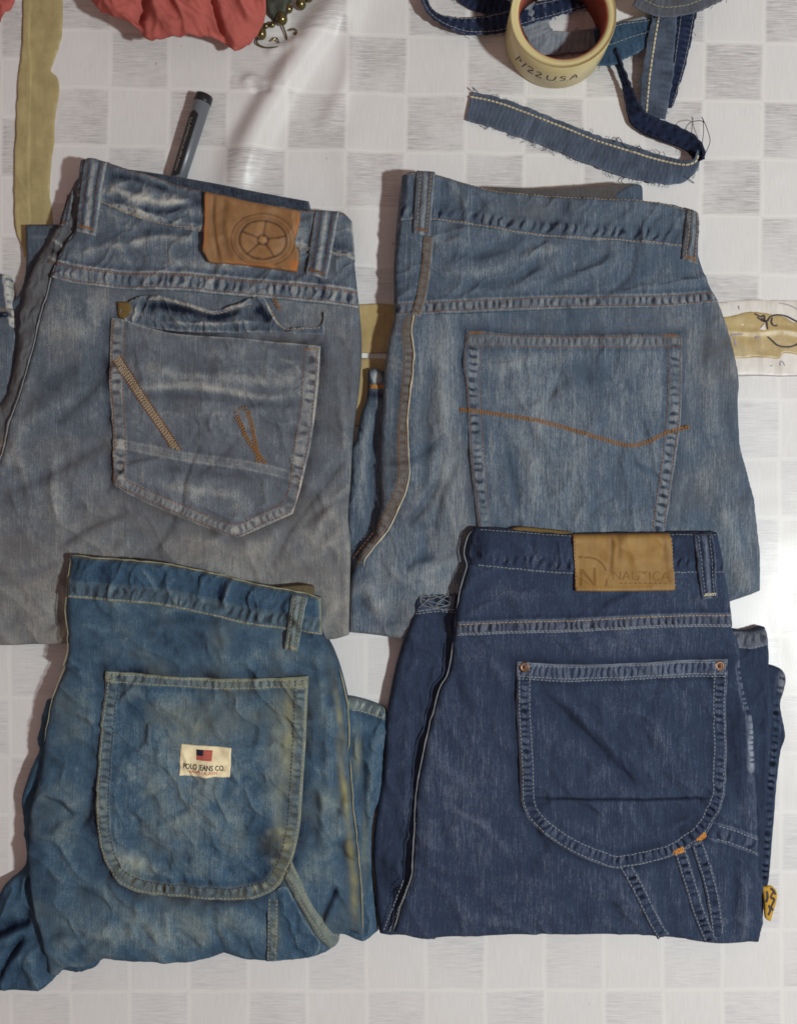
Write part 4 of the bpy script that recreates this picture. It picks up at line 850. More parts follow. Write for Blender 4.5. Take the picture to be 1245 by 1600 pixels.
p3 = Layer(pk3, 0.0014, 3.5, 0.0013, b3, [
    rumple(0.0007, 40, 171, 0.8, 2.0, 0.06), mottle(0.20, 30, 172), mottle(0.13, 9, 173), blob(300, 1200, 110, 110, 0.09), blob(330, 1130, 80, 40, 0.0, 0.12), blob(440, 1200, 20, 90, 0.06, 0.22), soft(0.0006, 45, 174),
    band([(168, 1057), (240, 1063), (330, 1069), (400, 1069), (480, 1065)], 17, 11, 0.0005, 0.0006, 0.22, 0.04, 0.14, 175, 0, 0.12),
    band([(177, 1070), (170, 1130), (165, 1200), (162, 1267), (166, 1310), (178, 1346), (198, 1370), (228, 1385), (288, 1391), (360, 1394), (398, 1391), (424, 1378), (444, 1344), (456, 1292), (461, 1231), (466, 1148), (469, 1070)], 19, 12, 0.0005, 0.0004, 0.15, 0.02, 0.10, 176, 0, 0.08),
    band([(190, 1362), (226, 1385), (288, 1390), (360, 1394), (400, 1390), (430, 1370), (444, 1340), (450, 1290)], 22, 13, 0.0007, 0.0, 0.26, -0.06, 0.06, 177, 0, 0.08),
    blob(212, 1350, 30, 14, 0.34, 0.15, 0, 0.5), blob(434, 1290, 9, 30, 0.06, 0.16), blob(300, 1270, 120, 90, 0.03), blob(452, 1130, 8, 80, 0, 0.35), blob(330, 1130, 60, 30, -0.05, 0.08), blob(425, 1325, 24, 34, -0.30), blob(440, 1300, 6, 6, 0.22, 0.26), blob(428, 1345, 6, 5, 0.24, 0.25), blob(448, 1322, 7, 6, 0.22, 0.26), blob(416, 1384, 5, 5, 0.4, 0.4), blob(398, 1388, 4, 5, 0.35, 0.3), blob(420, 1300, 5, 5, 0.15, 0.2), tintmott(0.10, 40, 187), blob(270, 1120, 40, 30, 0.05),
    crease([(240, 1290), (290, 1262), (300, 1240)], 6, -0.0006, -0.08), crease([(215, 1250), (260, 1240), (320, 1215)], 7, -0.0005, -0.06), crease([(320, 1300), (360, 1280), (400, 1290)], 9, 0.0006, 0.05), crease([(220, 1120), (280, 1090), (340, 1110)], 10, 0.0006, 0.05),
    *random_creases(pk3, 14, 33, 0.7, 0.8, 0.0005, 0.04, (30, 80))], fade=0.44, edge_fade=0.42, edge_w=2.4, edge_tint=0.45)
p3o = sheet('back_pocket', p3, M['d3'], j3, Z3, 1.7)
ps3 = [(168, 1052), (158, 1128), (153, 1200), (150, 1267), (154, 1313), (167, 1354), (190, 1382), (226, 1398), (288, 1404), (360, 1407), (401, 1403), (432, 1388), (455, 1349), (468, 1293), (473, 1231), (478, 1148), (482, 1060)]
L3 = resample(smooth(ps3), 4)
stitching([offset(L3, -4), offset(resample(smooth([(170, 1050), (240, 1054), (330, 1060), (400, 1060), (480, 1057)]), 4), 3.5), offset(resample(smooth([(170, 1050), (240, 1054), (330, 1060), (400, 1060), (480, 1057)]), 4), 15)], p3.H, Z3, M['thread_yellow'], p3o, seed=33)
stitching([offset(L3, -20)], p3.H, Z3, M['thread_dark'], p3o, seed=34)
stitching([np.array([(464 + k * 3, 1062), (463 + k * 3, 1078)]) for k in range(6)] , p3.H, Z3, M['thread_yellow'], p3o, ln=3.5, gap=.3, w=2.2, seed=35)
stitching([np.array([(169 + k * 3, 1053), (169 + k * 3, 1066)]) for k in range(4)] , p3.H, Z3, M['thread_yellow'], p3o, ln=3.5, gap=.3, w=2.0, seed=36)
lb3 = Layer([(284, 1162, 1), (322, 1165), (362, 1168, 1), (361, 1190), (359, 1215, 1), (320, 1213), (281, 1211, 1), (282, 1186)], 0.0008, 2, 0.0005, p3, [soft(0.0002, 8, 180)], ragged=0.5)
lb3o = sheet('sewn_label', lb3, M['label'], p3o, Z3, 1.5)
ex = unit((284, 1162), (362, 1168)); ey = (0.05, -1.0)
fr = Layer([(308, 1170, 1), (333, 1172, 1), (332, 1188, 1), (308, 1186.5, 1)], 0.0003, 1, 0.0001, lb3)
fo = sheet('flag', fr, M['flag_red'], lb3o, Z3, 1.2, None, 0.0003)
stripes_ = [np.array([(308.6 if k > 3 else 318, 1170.8 + k * 2.4), (332.6, 1172.6 + k * 2.3)]) for k in range(1, 7)]
def surf_on(lay, up, zn):
    def f(P):
        P = np.asarray(P, float); wx, wy = world_xy(P, zn); return np.stack([wx, wy, lay.H(P) + up], 1)
    return f
strokes('flag_stripe', stripes_, 0.7, surf_on(fr, 0.00012, Z3), M['print_red'], lb3o, 'stuff')
fb = Layer([(308, 1170, 1), (319, 1170.9, 1), (318.7, 1180, 1), (308, 1179.3, 1)], 0.0003, 1, 0.0001, fr)
sheet('flag_canton', fb, M['flag_blue'], lb3o, Z3, 1.2, None, 0.0003)
text_strip('lettering', 'POLO JEANS CO.', (287, 1199.5), ex, ey, (65, 8.6), lb3.H, Z3, M['print_black'], lb3o, 0.012)
text_strip('lettering', 'RALPH LAUREN', (297, 1206.6), ex, ey, (43, 5.0), lb3.H, Z3, M['print_red'], lb3o, 0.0)
# tool loop and its seam
hl = Layer([(455, 1346, 1), (470, 1376), (483, 1406), (504, 1442), (522, 1464), (529, 1476), (519, 1486), (508, 1478), (494, 1462), (470, 1421), (455, 1392), (444, 1372, 1)], 0.0022, 4, 0.0014, b3, [mottle(0.16, 12, 181), crease([(452, 1362), (480, 1414), (505, 1455), (522, 1476)], 4, 0.0006, 0.12), soft(0.0004, 20, 182)], fade=0.50, tint=0.30, edge_fade=0.25)
hlo = sheet('tool_loop', hl, M['d3'], j3, Z3, 1.5, None, 0.003)
hL = resample(smooth([(455, 1346), (470, 1376), (483, 1406), (504, 1442), (522, 1464)]), 4)
stitching([offset(hL, 3.5), offset(hL, 13)], hl.H, Z3, M['thread_yellow'], hlo, seed=37)
sv = resample(smooth([(418, 1402), (417, 1440), (415, 1507)]), 4)
tl3 = Layer([(418, 1402, 1), (440, 1385), (452, 1392), (475, 1440), (500, 1475), (486, 1499), (450, 1504), (415, 1507, 1), (417, 1450)], 0.0009, 3, 0.0007, b3, [mottle(0.2, 14, 183), rumple(0.0006, 22, 184, 1.2, 2, 0.06), blob(430, 1460, 8, 30, 0.05, 0.25), band([(428, 1400), (427, 1440), (425, 1507)], 12, 13, 0.0004, 0.0, 0.12, 0, 0.1, 185)], fade=0.42, edge_fade=0.25)
tl3o = sheet('tool_pocket', tl3, M['d3'], j3, Z3, 1.7)
stitching([offset(sv, -3), offset(sv, -15)], tl3.H, Z3, M['thread_yellow'], tl3o, seed=38)

# ================================================================== jeans four: deep blue carpenter, lower right
Z4 = 0.0255
Layer.default_gain = 1.25
j4 = empty('folded_jeans', 920, 1170, 'deep blue carpenter jeans with ochre leather patch and copper pocket rivets', 'jeans', GJ, Z4)
def zl4(x, y): return 0.0135 + 0.0080 * sstep(1035, 990, y)
lg = Layer([(645, 929, 1), (680, 924), (714, 925, 1), (725, 1000), (700, 1200), (690, 1400), (680, 1470, 1), (624, 1463), (593, 1461, 1), (588, 1420), (586, 1380), (582, 1342), (584, 1305), (591, 1250), (600, 1195), (602, 1136), (606, 1105), (618, 1044), (631, 1000), (645, 958)], zl4, 10, 0.006, None,
   [soft(0.0008, 60, 190), rumple(0.0007, 40, 191, 1.6, 2.6, 0.04), mottle(0.14, 24, 192), band([(645, 941), (680, 937), (716, 938)], 27, 14, 0.0006, 0.0005, 0.30, 0.06, 0.0, 193, 0.2, 0.1), crease([(612, 1260), (622, 1310), (600, 1370)], 8, -0.0011, -0.08, 0.0007), crease([(590, 1340), (600, 1380), (622, 1400)], 9, -0.0016, -0.12, 0.0008), crease([(640, 1100), (634, 1200), (638, 1290)], 8, 0.0009, 0.04)], fade=0.42, edge_fade=0.08, seed=9)
lgo = sheet('folded_leg', lg, M['d4'], j4, 0.012, 2.2, 0.0005)
stitching([resample(smooth([(646, 954), (680, 950), (714, 951)]), 4), resample(smooth([(646, 958), (680, 954), (714, 955)]), 4)], lg.H, 0.012, M['thread_grey'], lgo, seed=41)
rr_ = random.Random(4)
tubes('frayed_threads', [path3([(rr_.uniform(646, 708), 930 + rr_.uniform(-3, 2), 0.0220), (rr_.uniform(646, 708), 934 + rr_.uniform(-6, 10), 0.0230), (rr_.uniform(650, 708), 948 + rr_.uniform(-4, 6), 0.0222)], 0.012) for _ in range(8)], 0.00028, M['thread_grey'], lgo, 4)['kind'] = 'stuff'
lg3 = Layer([(1140, 1046, 1), (1200, 1040), (1222, 1046), (1230, 1060), (1227, 1080), (1221, 1100), (1224, 1120), (1229, 1152), (1222, 1175), (1216, 1225), (1212, 1275), (1209, 1310), (1203, 1379), (1196, 1413), (1192, 1455), (1180, 1470, 1), (1130, 1460, 1)], 0.0095, 7, 0.005, None,
   [soft(0.0006, 40, 194), mottle(0.15, 16, 195), band([(1222, 1056), (1216, 1090), (1211, 1130), (1207, 1180), (1203, 1240), (1199, 1300), (1194, 1370)], 17, 12, 0.0008, 0.0004, 0.30, 0.04, 0.0, 196, 0.1, 0.1), blob(1222, 1070, 8, 16, 0.25, 0.2)], fade=0.36, edge_fade=0.1)
sheet('folded_leg', lg3, M['d4'], j4, 0.010, 2.0, 0.0005)
lg2 = Layer([(1130, 985, 1), (1145, 983), (1170, 987), (1196, 980, 1), (1200, 1000), (1203, 1036), (1206, 1100), (1200, 1200), (1196, 1300), (1192, 1380), (1192, 1440), (1186, 1474, 1), (1120, 1474, 1), (1120, 1100)], 0.0140, 8, 0.005, None,
   [soft(0.0007, 50, 197), rumple(0.0007, 30, 198, 1.6, 2.6, 0.05), mottle(0.15, 18, 199), band([(1140, 998), (1170, 1000), (1198, 994)], 24, 14, 0.0006, 0.0004, 0.22, 0.2, 0.15, 200, 0.1, 0.1), crease([(1186, 1120), (1190, 1250), (1186, 1400)], 5, -0.0010, -0.08, 0.0006)], fade=0.38, edge_fade=0.08)
lgo = sheet('folded_leg', lg2, M['d4'], j4, 0.013, 2.0, 0.0005)
stitching([resample(smooth([(1148, 1010), (1172, 1012), (1198, 1006)]), 4)], lg2.H, 0.013, M['thread_grey'], lgo, seed=42)
yt = Layer([(1190, 1386, 1), (1206, 1386), (1216, 1397), (1215, 1414), (1204, 1441, 1), (1195, 1434), (1194, 1412)], lambda x, y: 0.0125 - 0.004 * sstep(1198, 1216, x), 3, 0.001, None, [soft(0.0006, 16, 201)])
yto = sheet('side_tag', yt, M['yellow_tag'], j4, 0.012, 1.5, None, 0.0015)
strokes('tag_print', [smooth([(1210, 1394), (1204, 1402), (1211, 1408), (1205, 1418), (1209, 1424)]), smooth([(1200, 1414), (1203, 1422), (1199, 1430)]), smooth([(1203, 1388), (1209, 1393), (1213, 1400)]), smooth([(1197, 1392), (1198, 1402), (1196, 1410)])], 4.0, surf_on(yt, 0.0002, 0.012), M['ink'], yto)
out4 = [(741, 824, 1), (760, 824), (807, 828), (890, 834), (1040, 832), (1116, 832, 1), (1122, 860), (1127, 893), (1135, 930), (1139, 961), (1141, 980), (1152, 1005), (1158, 1040), (1167, 1090), (1178, 1124), (1183, 1200), (1186, 1275), (1188, 1330), (1190, 1371), (1197, 1390), (1192, 1412), (1197, 1445), (1192, 1472), (1186, 1479, 1), (1132, 1481), (1088, 1477), (1033, 1470), (945, 1467), (846, 1467), (780, 1469), (703, 1471), (659, 1474), (615, 1463, 1), (628, 1416), (643, 1372), (647, 1324), (650, 1250), (659, 1195), (672, 1135), (686, 1082), (702, 1050), (707, 1000), (711, 961), (717, 926), (725, 901), (729, 884), (725, 862), (730, 836)]
pk4 = smooth([(807, 1033, 1), (880, 1038), (970, 1036), (1060, 1031), (1135, 1029, 1), (1135, 1110), (1135, 1207), (1129, 1251), (1105, 1301), (1055, 1337), (967, 1359, 1), (934, 1350), (890, 1331), (851, 1306), (824, 1279), (814, 1251), (812, 1198), (807, 1110)], True)
def z4(x, y): return 0.0230 + 0.0100 * sstep(1060, 980, y) - 0.0025 * sstep(1400, 1475, y)
b4 = Layer(out4, z4, 10, 0.005, None, [
    soft(0.0010, 100, 210, 0.03), rumple(0.0006, 60, 211, 0.7, 2.4, 0.04), soft(0.00013, 9, 213, 0.02, 2), mottle(0.06, 30, 214), mottle(0.05, 160, 215), mottle(0.06, 13, 216, 7.0, 1.45),
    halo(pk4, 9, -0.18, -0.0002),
    band([(641, 1330), (636, 1372), (622, 1410), (602, 1466)], 19, 14, 0.0005, 0.0004, 0.16, 0.0, 0.1, 217, 0.1, 0.06),
    band([(1156, 1040), (1164, 1090), (1174, 1130), (1176, 1200)], 14, 10, 0.0006, 0.0004, 0.28, 0.06, 0.0, 218, 0.1, 0.08), blob(1174, 1170, 4, 50, 0.35, 0, 0.0004), blob(1148, 1170, 8, 50, -0.16),
    band([(1116, 1300), (1150, 1310), (1190, 1326)], 26, 13, 0.0006, 0.0005, 0.22, 0.0, 0.0, 219, 0.15, 0.08), crease([(1020, 1340), (1040, 1400), (1060, 1470)], 10, -0.0008, -0.05),
    crease([(760, 1120), (770, 1160), (800, 1200)], 8, -0.0008, -0.05, 0.0005), crease([(1145, 1080), (1152, 1160), (1150, 1260)], 9, -0.0012, -0.08), crease([(1145, 1330), (1146, 1400), (1142, 1470)], 7, -0.0011, -0.08, 0.0005), crease([(1160, 1360), (1165, 1420), (1166, 1475)], 8, 0.0010, 0.05), crease([(700, 1420), (760, 1440), (830, 1435)], 10, 0.0008, 0.04), crease([(860, 1390), (900, 1420), (920, 1460)], 8, -0.0008, -0.05, 0.0004), crease([(670, 1220), (672, 1300), (668, 1380)], 8, 0.0008, 0.04),
    *random_creases(smooth(out4, True), 36, 45, 0.9, 0.8, 0.00042, 0.03)], fade=0.48, edge_fade=0.05, edge_w=3)
body4 = sheet('back_panel', b4, M['d4'], j4, Z4, 2.2, 0.0005)
for pts in ([(738, 826), (729, 838), (724, 862), (728, 884), (723, 903), (716, 926), (713, 950)], [(706, 1002), (701, 1050), (686, 1080), (671, 1135), (658, 1195), (649, 1250), (646, 1324), (642, 1372), (627, 1416), (614, 1462)]):
    L = resample(smooth(pts), 4); wx, wy = world_xy(L, Z4)
    tubes('seam_edge', [np.stack([wx, wy, b4.H(offset(L, -4)) - 0.0005], 1)], 0.00065, M['thread_grey'], j4, 6)
L = resample(smooth([(632, 1376), (618, 1412), (599, 1462)]), 4); stitching([offset(L, 0), offset(L, -9)], b4.H, Z4, M['thread_grey'], body4, seed=43)
L = resample(smooth([(1120, 1297), (1150, 1306), (1190, 1322)]), 4); stitching([offset(L, -6), offset(L, 14)], b4.H, Z4, M['thread_grey'], body4, seed=44)
wi = Layer([(790, 830, 1), (807, 823), (850, 826), (892, 831, 1), (892, 845), (800, 842, 1)], 0.0310, 3, 0.0012, None, [])
sheet('inner_waistband', wi, M['tan_tag'], j4, Z4, 1.8, 0.013)
yk4 = Layer([(728, 880, 1), (807, 888), (890, 894), (1050, 893), (1128, 893, 1), (1136, 930), (1140, 957), (1142, 979, 1), (1027, 979), (890, 986), (807, 987), (711, 991, 1), (712, 958), (718, 926), (725, 903)], 0.0007, 3, 0.0006, b4, [
    band([(700, 981), (807, 977), (890, 975), (1027, 968), (1145, 967)], 20, 10.5, 0.00055, 0.0004, 0.30, 0.06, 0.06, 220, 0.14, 0.14), rumple(0.0006, 40, 221, 2.9, 2.6, 0.04), mottle(0.10, 26, 222), crease([(920, 955), (950, 935), (980, 925)], 6, -0.0007, -0.06, 0.0004), crease([(1075, 930), (1090, 940), (1100, 960)], 5, 0.0007, 0.06), crease([(760, 920), (820, 930), (880, 920)], 9, 0.0006, 0.04)], fade=0.46)
yk4o = sheet('yoke', yk4, M['d4'], j4, Z4, 1.7)
sl = resample(smooth([(712, 981), (807, 977), (890, 975), (1027, 968), (1140, 967)]), 4)
stitching([offset(sl, -7)], yk4.H, Z4, M['thread_tan'], yk4o, seed=45); stitching([offset(sl, 7), offset(sl, 9.5)], yk4.H, Z4, M['thread_grey'], yk4o, seed=46)
wb4 = Layer([(740, 823, 1), (760, 823), (807, 827), (890, 833), (1040, 831), (1117, 831, 1), (1124, 860), (1128, 896, 1), (1050, 896), (890, 897), (807, 891), (736, 884, 1), (731, 860)], 0.0014, 5, 0.0018, b4, [
    band([(735, 868), (807, 875), (890, 881), (1050, 880), (1128, 880)], 26, 14, 0.0006, 0.0, 0.22, 0.02, 0, 230, 0, 0, 0.2), rumple(0.0008, 36, 231, 1.7, 2.2, 0.05), mottle(0.16, 18, 232), blob(745, 845, 12, 30, -0.25), blob(1065, 860, 14, 22, -0.15)], fade=0.40, edge_fade=0.22, edge_w=2.4)
wb4o = sheet('waistband', wb4, M['d4'], j4, Z4, 1.7, None, 0.004)
stitching([resample(smooth([(740, 881), (807, 888), (890, 894), (1050, 893), (1126, 893)]), 4)], wb4.H, Z4, M['thread_grey'], wb4o, seed=47)
stitching([resample(smooth([(746, 827), (807, 831), (890, 837), (1040, 835), (1114, 835)]), 4)], wb4.H, Z4, M['thread_grey'], wb4o, w=1.2, seed=48)
pt4 = Layer([(890, 834, 1), (960, 833), (1040, 832, 1), (1044, 870), (1048, 920, 1), (1040, 921), (970, 922), (895, 922, 1), (893, 880)], 0.0044, 3, 0.0011, b4, [
    crease([(950, 832), (950, 860), (948, 900)], 3, -0.0004, -0.30), crease([(958, 830), (961, 850), (960, 880)], 4, -0.0003, -0.3), crease([(1030, 832), (1036, 870), (1042, 920)], 4, 0.0002, -0.22), crease([(893, 918), (970, 918), (1045, 916)], 3, 0.0003, 0.1), blob(990, 850, 40, 12, 0.1)], fade=0.68, edge_fade=-0.15)
pt4o = sheet('leather_patch', pt4, M['leather4'], j4, Z4, 1.4, None, 0.0040)
SF = surf_on(pt4, 0.00012, Z4)
strokes('emblem', [np.array([(903, 914), (903, 888)]), np.array([(904, 888), (923, 913)]), np.array([(924, 914), (924, 886)])], 4.2, SF, M['emboss'], pt4o)
th = np.linspace(-1.75, -0.30, 20); cc = (914, 899)
strokes('emblem', [np.stack([cc[0] + 29 * np.cos(th), cc[1] + 29 * np.sin(th)], 1), np.array([(899, 870), (906, 869)]), np.array([(943, 903), (941, 914)])], 3.2, SF, M['emboss'], pt4o)
text_strip('lettering', 'NAUTICA', (950, 904.5), (1, 0.012), (0.03, -1), (89, 14), pt4.H, Z4, M['emboss'], pt4o, -0.012, 0.00012)
strokes('lettering_line', [np.array([(962 + k * 7.5, 909.5), (966.5 + k * 7.5, 909.5)]) for k in range(10)], 2.0, SF, M['emboss'], pt4o, 'stuff')
stitching([np.array([(894, 919), (1046, 918)]), np.array([(1041, 834), (1047, 918)]), np.array([(891, 836), (896, 919)])], pt4.H, Z4, M['thread_tan'], pt4o, w=1.3, seed=49)
loop([(1077, 835), (1106, 832), (1114, 933), (1090, 935)], [wb4, yk4], M['d4'], j4, Z4, M['thread_grey'], 0.0026, 0.46, seed=8, bar=M['thread_cream'])
p4 = Layer(pk4, 0.0014, 3.5, 0.0013, b4, [
    rumple(0.0006, 48, 241, 0.8, 2.4, 0.05), mottle(0.07, 26, 242), mottle(0.07, 12, 243, 8.0, 1.57), soft(0.0005, 50, 244),
    band([(809, 1046), (880, 1051), (970, 1049), (1060, 1044), (1133, 1042)], 26, 9.5, 0.00045, 0.0006, 0.20, 0.10, 0.0, 245, 0, 0.16),
    band([(819, 1062), (819, 1110), (823, 1198), (826, 1248), (834, 1270), (858, 1295), (894, 1319), (936, 1337), (967, 1345)], 20, 10.5, 0.0005, 0.0004, 0.22, 0.0, 0.0, 246, 0, 0.08), band([(1123, 1058), (1123, 1110), (1123, 1207), (1117, 1246), (1095, 1290), (1050, 1325), (967, 1347)], 20, 11, 0.0005, 0.0004, 0.24, 0.0, 0.0, 247, 0, 0.08),
    crease([(832, 1062), (870, 1100), (915, 1145), (965, 1195), (1012, 1240)], 15, -0.0010, -0.10, -0.0013), crease([(850, 1062), (900, 1110), (960, 1170)], 10, 0.0008, 0.05), crease([(880, 1070), (930, 1130), (1010, 1180)], 9, -0.0005, -0.04), crease([(1010, 1140), (1040, 1170), (1060, 1200)], 8, 0.0006, 0.04), crease([(824, 1247), (900, 1249), (1000, 1249), (1128, 1246)], 2.2, -0.0005, -0.35), crease([(1060, 1290), (1068, 1310), (1075, 1330)], 5, -0.0012, -0.1, 0.0006), blob(1085, 1280, 26, 22, -0.14), crease([(1040, 1300), (1075, 1280), (1100, 1262)], 6, 0.0008, 0.08),
    *random_creases(pk4, 12, 53, 0.8, 0.7, 0.0004, 0.03, (30, 80))], fade=0.46, edge_fade=0.50, edge_w=1.8)
p4o = sheet('back_pocket', p4, M['d4'], j4, Z4, 1.7)
L4 = resample(smooth([(807, 1036), (807, 1110), (812, 1198), (814, 1251), (824, 1279), (851, 1306), (890, 1331), (934, 1350), (967, 1359), (1055, 1337), (1105, 1301), (1129, 1251), (1135, 1207), (1135, 1110), (1135, 1032)]), 4)
T4 = resample(smooth([(809, 1034), (880, 1038), (970, 1036), (1060, 1031), (1133, 1030)]), 4)
stitching([offset(L4, -4), offset(L4, -20), offset(T4, 4), offset(T4, 22), offset(T4, 26)], p4.H, Z4, M['thread_grey'], p4o, seed=50)
for a, b in (((1050, 1333), (1069, 1325)), ((1088, 1315), (1103, 1302))):
    a = np.array(a, float); b = np.array(b, float); n_ = np.array(unit(a, b)); n_ = np.array([-n_[1], n_[0]])
    bt = stitching([np.array([a, b]) + n_ * k * 1.5 for k in (-2.5, -1.5, -0.5, 0.5, 1.5, 2.5)], p4.H, Z4, M['thread_orange'], p4o, ln=3, gap=.2, w=1.9, hh=0.0006, seed=51); bt.name = 'bar_tack'
def rivet(x, y, lay, parent, zn, r=8.5):
    z0 = float(lay.H(np.array([[x, y]], float))[0]); k = (CAMH - zn) / CAMH * S
    prof = [(r, -0.0005), (r, 0.0005), (r * 0.85, 0.0011), (r * 0.62, 0.0011), (r * 0.5, 0.0007), (r * 0.34, 0.0009), (r * 0.2, 0.0014), (0.01, 0.0016)]
    n = 20; V = []; wx, wy = world_xy(np.array([[x, y]], float), zn)
    for (q, z) in prof:
        for i in range(n):
            a = 2 * math.pi * i / n; V.append((wx[0] + q * k * math.cos(a), wy[0] + q * k * math.sin(a), z0 + z))
    I = np.arange(len(V)).reshape(len(prof), n); Q = np.stack([I[:-1], np.roll(I[:-1], -1, 1), np.roll(I[1:], -1, 1), I[1:]], -1).reshape(-1, 4)
    return link('rivet', raw_mesh('rivet', V, Q), M['copper'], parent)
rivet(819, 1042, p4, p4o, Z4); rivet(1122, 1040, p4, p4o, Z4)
# tool pockets at the side of the leg
def seam_strip(name, pts, w, seed, parent, rise=0.0012):
    L = resample(smooth(pts), 4)
    lay = Layer(np.vstack([offset(L, -w / 2), offset(L, w / 2)[::-1]]), rise, 3, 0.0009, b4, [band(L, w * 0.9, 13, 0.0006, 0.0002, 0.24, 0.02, 0, seed, 0, 0), mottle(0.12, 12, seed + 1)], fade=0.42, edge_fade=0.26)
    o = sheet(name, lay, M['d4'], parent, Z4, 1.6, None, 0.0015)
    stitching([offset(L, -w / 2 + 3), offset(L, w / 2 - 3)], lay.H, Z4, M['thread_grey'], o, seed=seed)
    return o
seam_strip('tool_pocket_hem', [(976, 1351), (1000, 1395), (1022, 1440), (1040, 1470)], 20, 251, j4)
seam_strip('tool_pocket_hem', [(1062, 1330), (1078, 1380), (1092, 1425), (1112, 1474)], 20, 253, j4)
seam_strip('tool_pocket_hem', [(1088, 1316), (1106, 1370), (1117, 1420), (1122, 1466)], 20, 255, j4, 0.0017)

# ------------------------------------------------------------------ marker pen
def lathe(prof, axis_a, axis_b, n=32):
    """surface of revolution; prof = (distance along axis from a, radius)"""
    a = np.array(axis_a, float); b = np.array(axis_b, float); t = (b - a) / np.linalg.norm(b - a)
    u = np.cross(t, (0, 0, 1)); u /= np.linalg.norm(u); v = np.cross(u, t)
    V = []
    for s_, r in prof:
        for i in range(n):
            g = 2 * math.pi * i / n; V.append(a + t * s_ + (u * math.cos(g) + v * math.sin(g)) * r)
    I = np.arange(len(V)).reshape(len(prof), n); Q = np.stack([I[:-1], np.roll(I[:-1], -1, 1), np.roll(I[1:], -1, 1), I[1:]], -1).reshape(-1, 4)
    return np.array(V), Q, (a, t, u, v)
pen = empty('marker_pen', 300, 210, 'grey marker pen with black end cap sticking out above the distressed jeans', 'pen', None, 0.007)
rp_ = 0.0063; zp = rp_ + 0.0012
(xa, xb), (ya, yb) = world_xy(np.array([(320, 147), (268, 312)], float), 0.008)
A = (xa, ya, zp); B = (xb, yb, zp); Lp = math.dist(A, B)
V, Q, fr_ = lathe([(0.0058, 0.0001), (0.0058, rp_ * 0.97), (0.0062, rp_), (Lp * 0.5, rp_ * 0.96), (Lp, rp_ * 0.90), (Lp, 0.0001)], A, B)
pb = link('barrel', raw_mesh('barrel', V, Q), M['pen_body'], pen)
V, Q, _ = lathe([(0.0, 0.0001), (0.0, rp_ * 0.55), (0.0004, rp_ * 0.9), (0.0012, rp_ * 1.03), (0.0056, rp_ * 1.05), (0.0066, rp_ * 1.04), (0.0066, rp_ * 0.9)], A, B)
link('end_cap', raw_mesh('end_cap', V, Q), M['pen_black'], pen)
a_, t_, u_, v_ = fr_
def pen_surf(s_, g, up):
    r = np.interp(s_, [0.006, Lp], [rp_, rp_ * 0.90]) + up
    return a_[None] + t_[None] * s_[:, None] + (u_[None] * np.cos(g)[:, None] + v_[None] * np.sin(g)[:, None]) * r[:, None]
gs = None
# find the angular side that faces the photo's left
left_sign = 1 if (u_[0] < 0) else -1
g_mid = math.pi / 2 + left_sign * (-0.34) if left_sign > 0 else math.pi / 2 + 0.34
ss = np.linspace(0.0148, Lp * 0.80, 24); V = []
for i, s_ in enumerate(ss):
    e = min(s_ - ss[0], ss[-1] - s_); wd = 0.62 * math.sqrt(max(0.02, 1 - max(0, 1 - e / 0.0022) ** 2))
    V.append(pen_surf(np.full(9, s_), g_mid + np.linspace(-wd, wd, 9), 0.00025))
V = np.concatenate(V); I = np.arange(len(V)).reshape(24, 9); Q = np.stack([I[:-1, :-1], I[1:, :-1], I[1:, 1:], I[:-1, 1:]], -1).reshape(-1, 4)
link('printed_panel', raw_mesh('printed_panel', V, Q), M['pen_black'], pen)
def pen_s(P): return pen_surf(P[:, 0], g_mid + P[:, 1], 0.00036)
gly = []
rg = random.Random(8); s0 = 0.021
V = []; Q = []; k = 0
while s0 < Lp * 0.74:
    w_ = rg.uniform(0.0012, 0.0022)
    for (p, q_) in (((s0, -0.16), (s0, 0.16)), ((s0, rg.choice((-0.16, 0, 0.16))), (s0 + w_, rg.choice((-0.16, 0, 0.16)))), ((s0 + w_, -0.16), (s0 + w_, rg.choice((0.0, 0.16))))):
        p = np.array(p); q_ = np.array(q_); d = (q_ - p) * np.array([1, rp_]); d = d / (np.linalg.norm(d) + 1e-12); nn = np.array([-d[1], d[0] / rp_]) * 0.00022
        V.append(pen_s(np.stack([p + nn, q_ + nn, q_ - nn, p - nn]))); Q.append([k, k + 1, k + 2, k + 3]); k += 4
    s0 += w_ + 0.0011
o = link('panel_print', raw_mesh('panel_print', np.concatenate(V), np.array(Q)), M['pen_print'], pen); o['kind'] = 'stuff'

# ------------------------------------------------------------------ roll of tape
ZT = 0.0400; zb0 = 0.0025
(xc,), (yc,) = world_xy(np.array([(880.0, 23.0)]), ZT); kr = (CAMH - ZT) / CAMH * S
tr = bpy.data.objects.new('tape_roll', None); C.objects.link(tr); tr.location = (xc, yc, 0); tr.empty_display_size = 0.02
tag(tr, 'roll of cream adhesive tape with handwritten marker letters on its side', 'tape roll')
def ring_mesh(name, prof, mat, n=96):
    V = []
    for r, z in prof:
        for i in range(n):
            g = 2 * math.pi * i / n; V.append((r * math.cos(g), r * math.sin(g), z))
    prof_n = len(prof); I = np.arange(len(V)).reshape(prof_n, n); J = np.roll(I, -1, 0)
    Q = np.stack([I, np.roll(I, -1, 1), np.roll(J, -1, 1), J], -1).reshape(-1, 4)
    o = bpy.data.objects.new(name, raw_mesh(name, V, Q)); C.objects.link(o); o.data.materials.append(mat); o.parent = tr
    return o
ro = 83 * kr; ri = 70.5 * kr; rc = 68 * kr
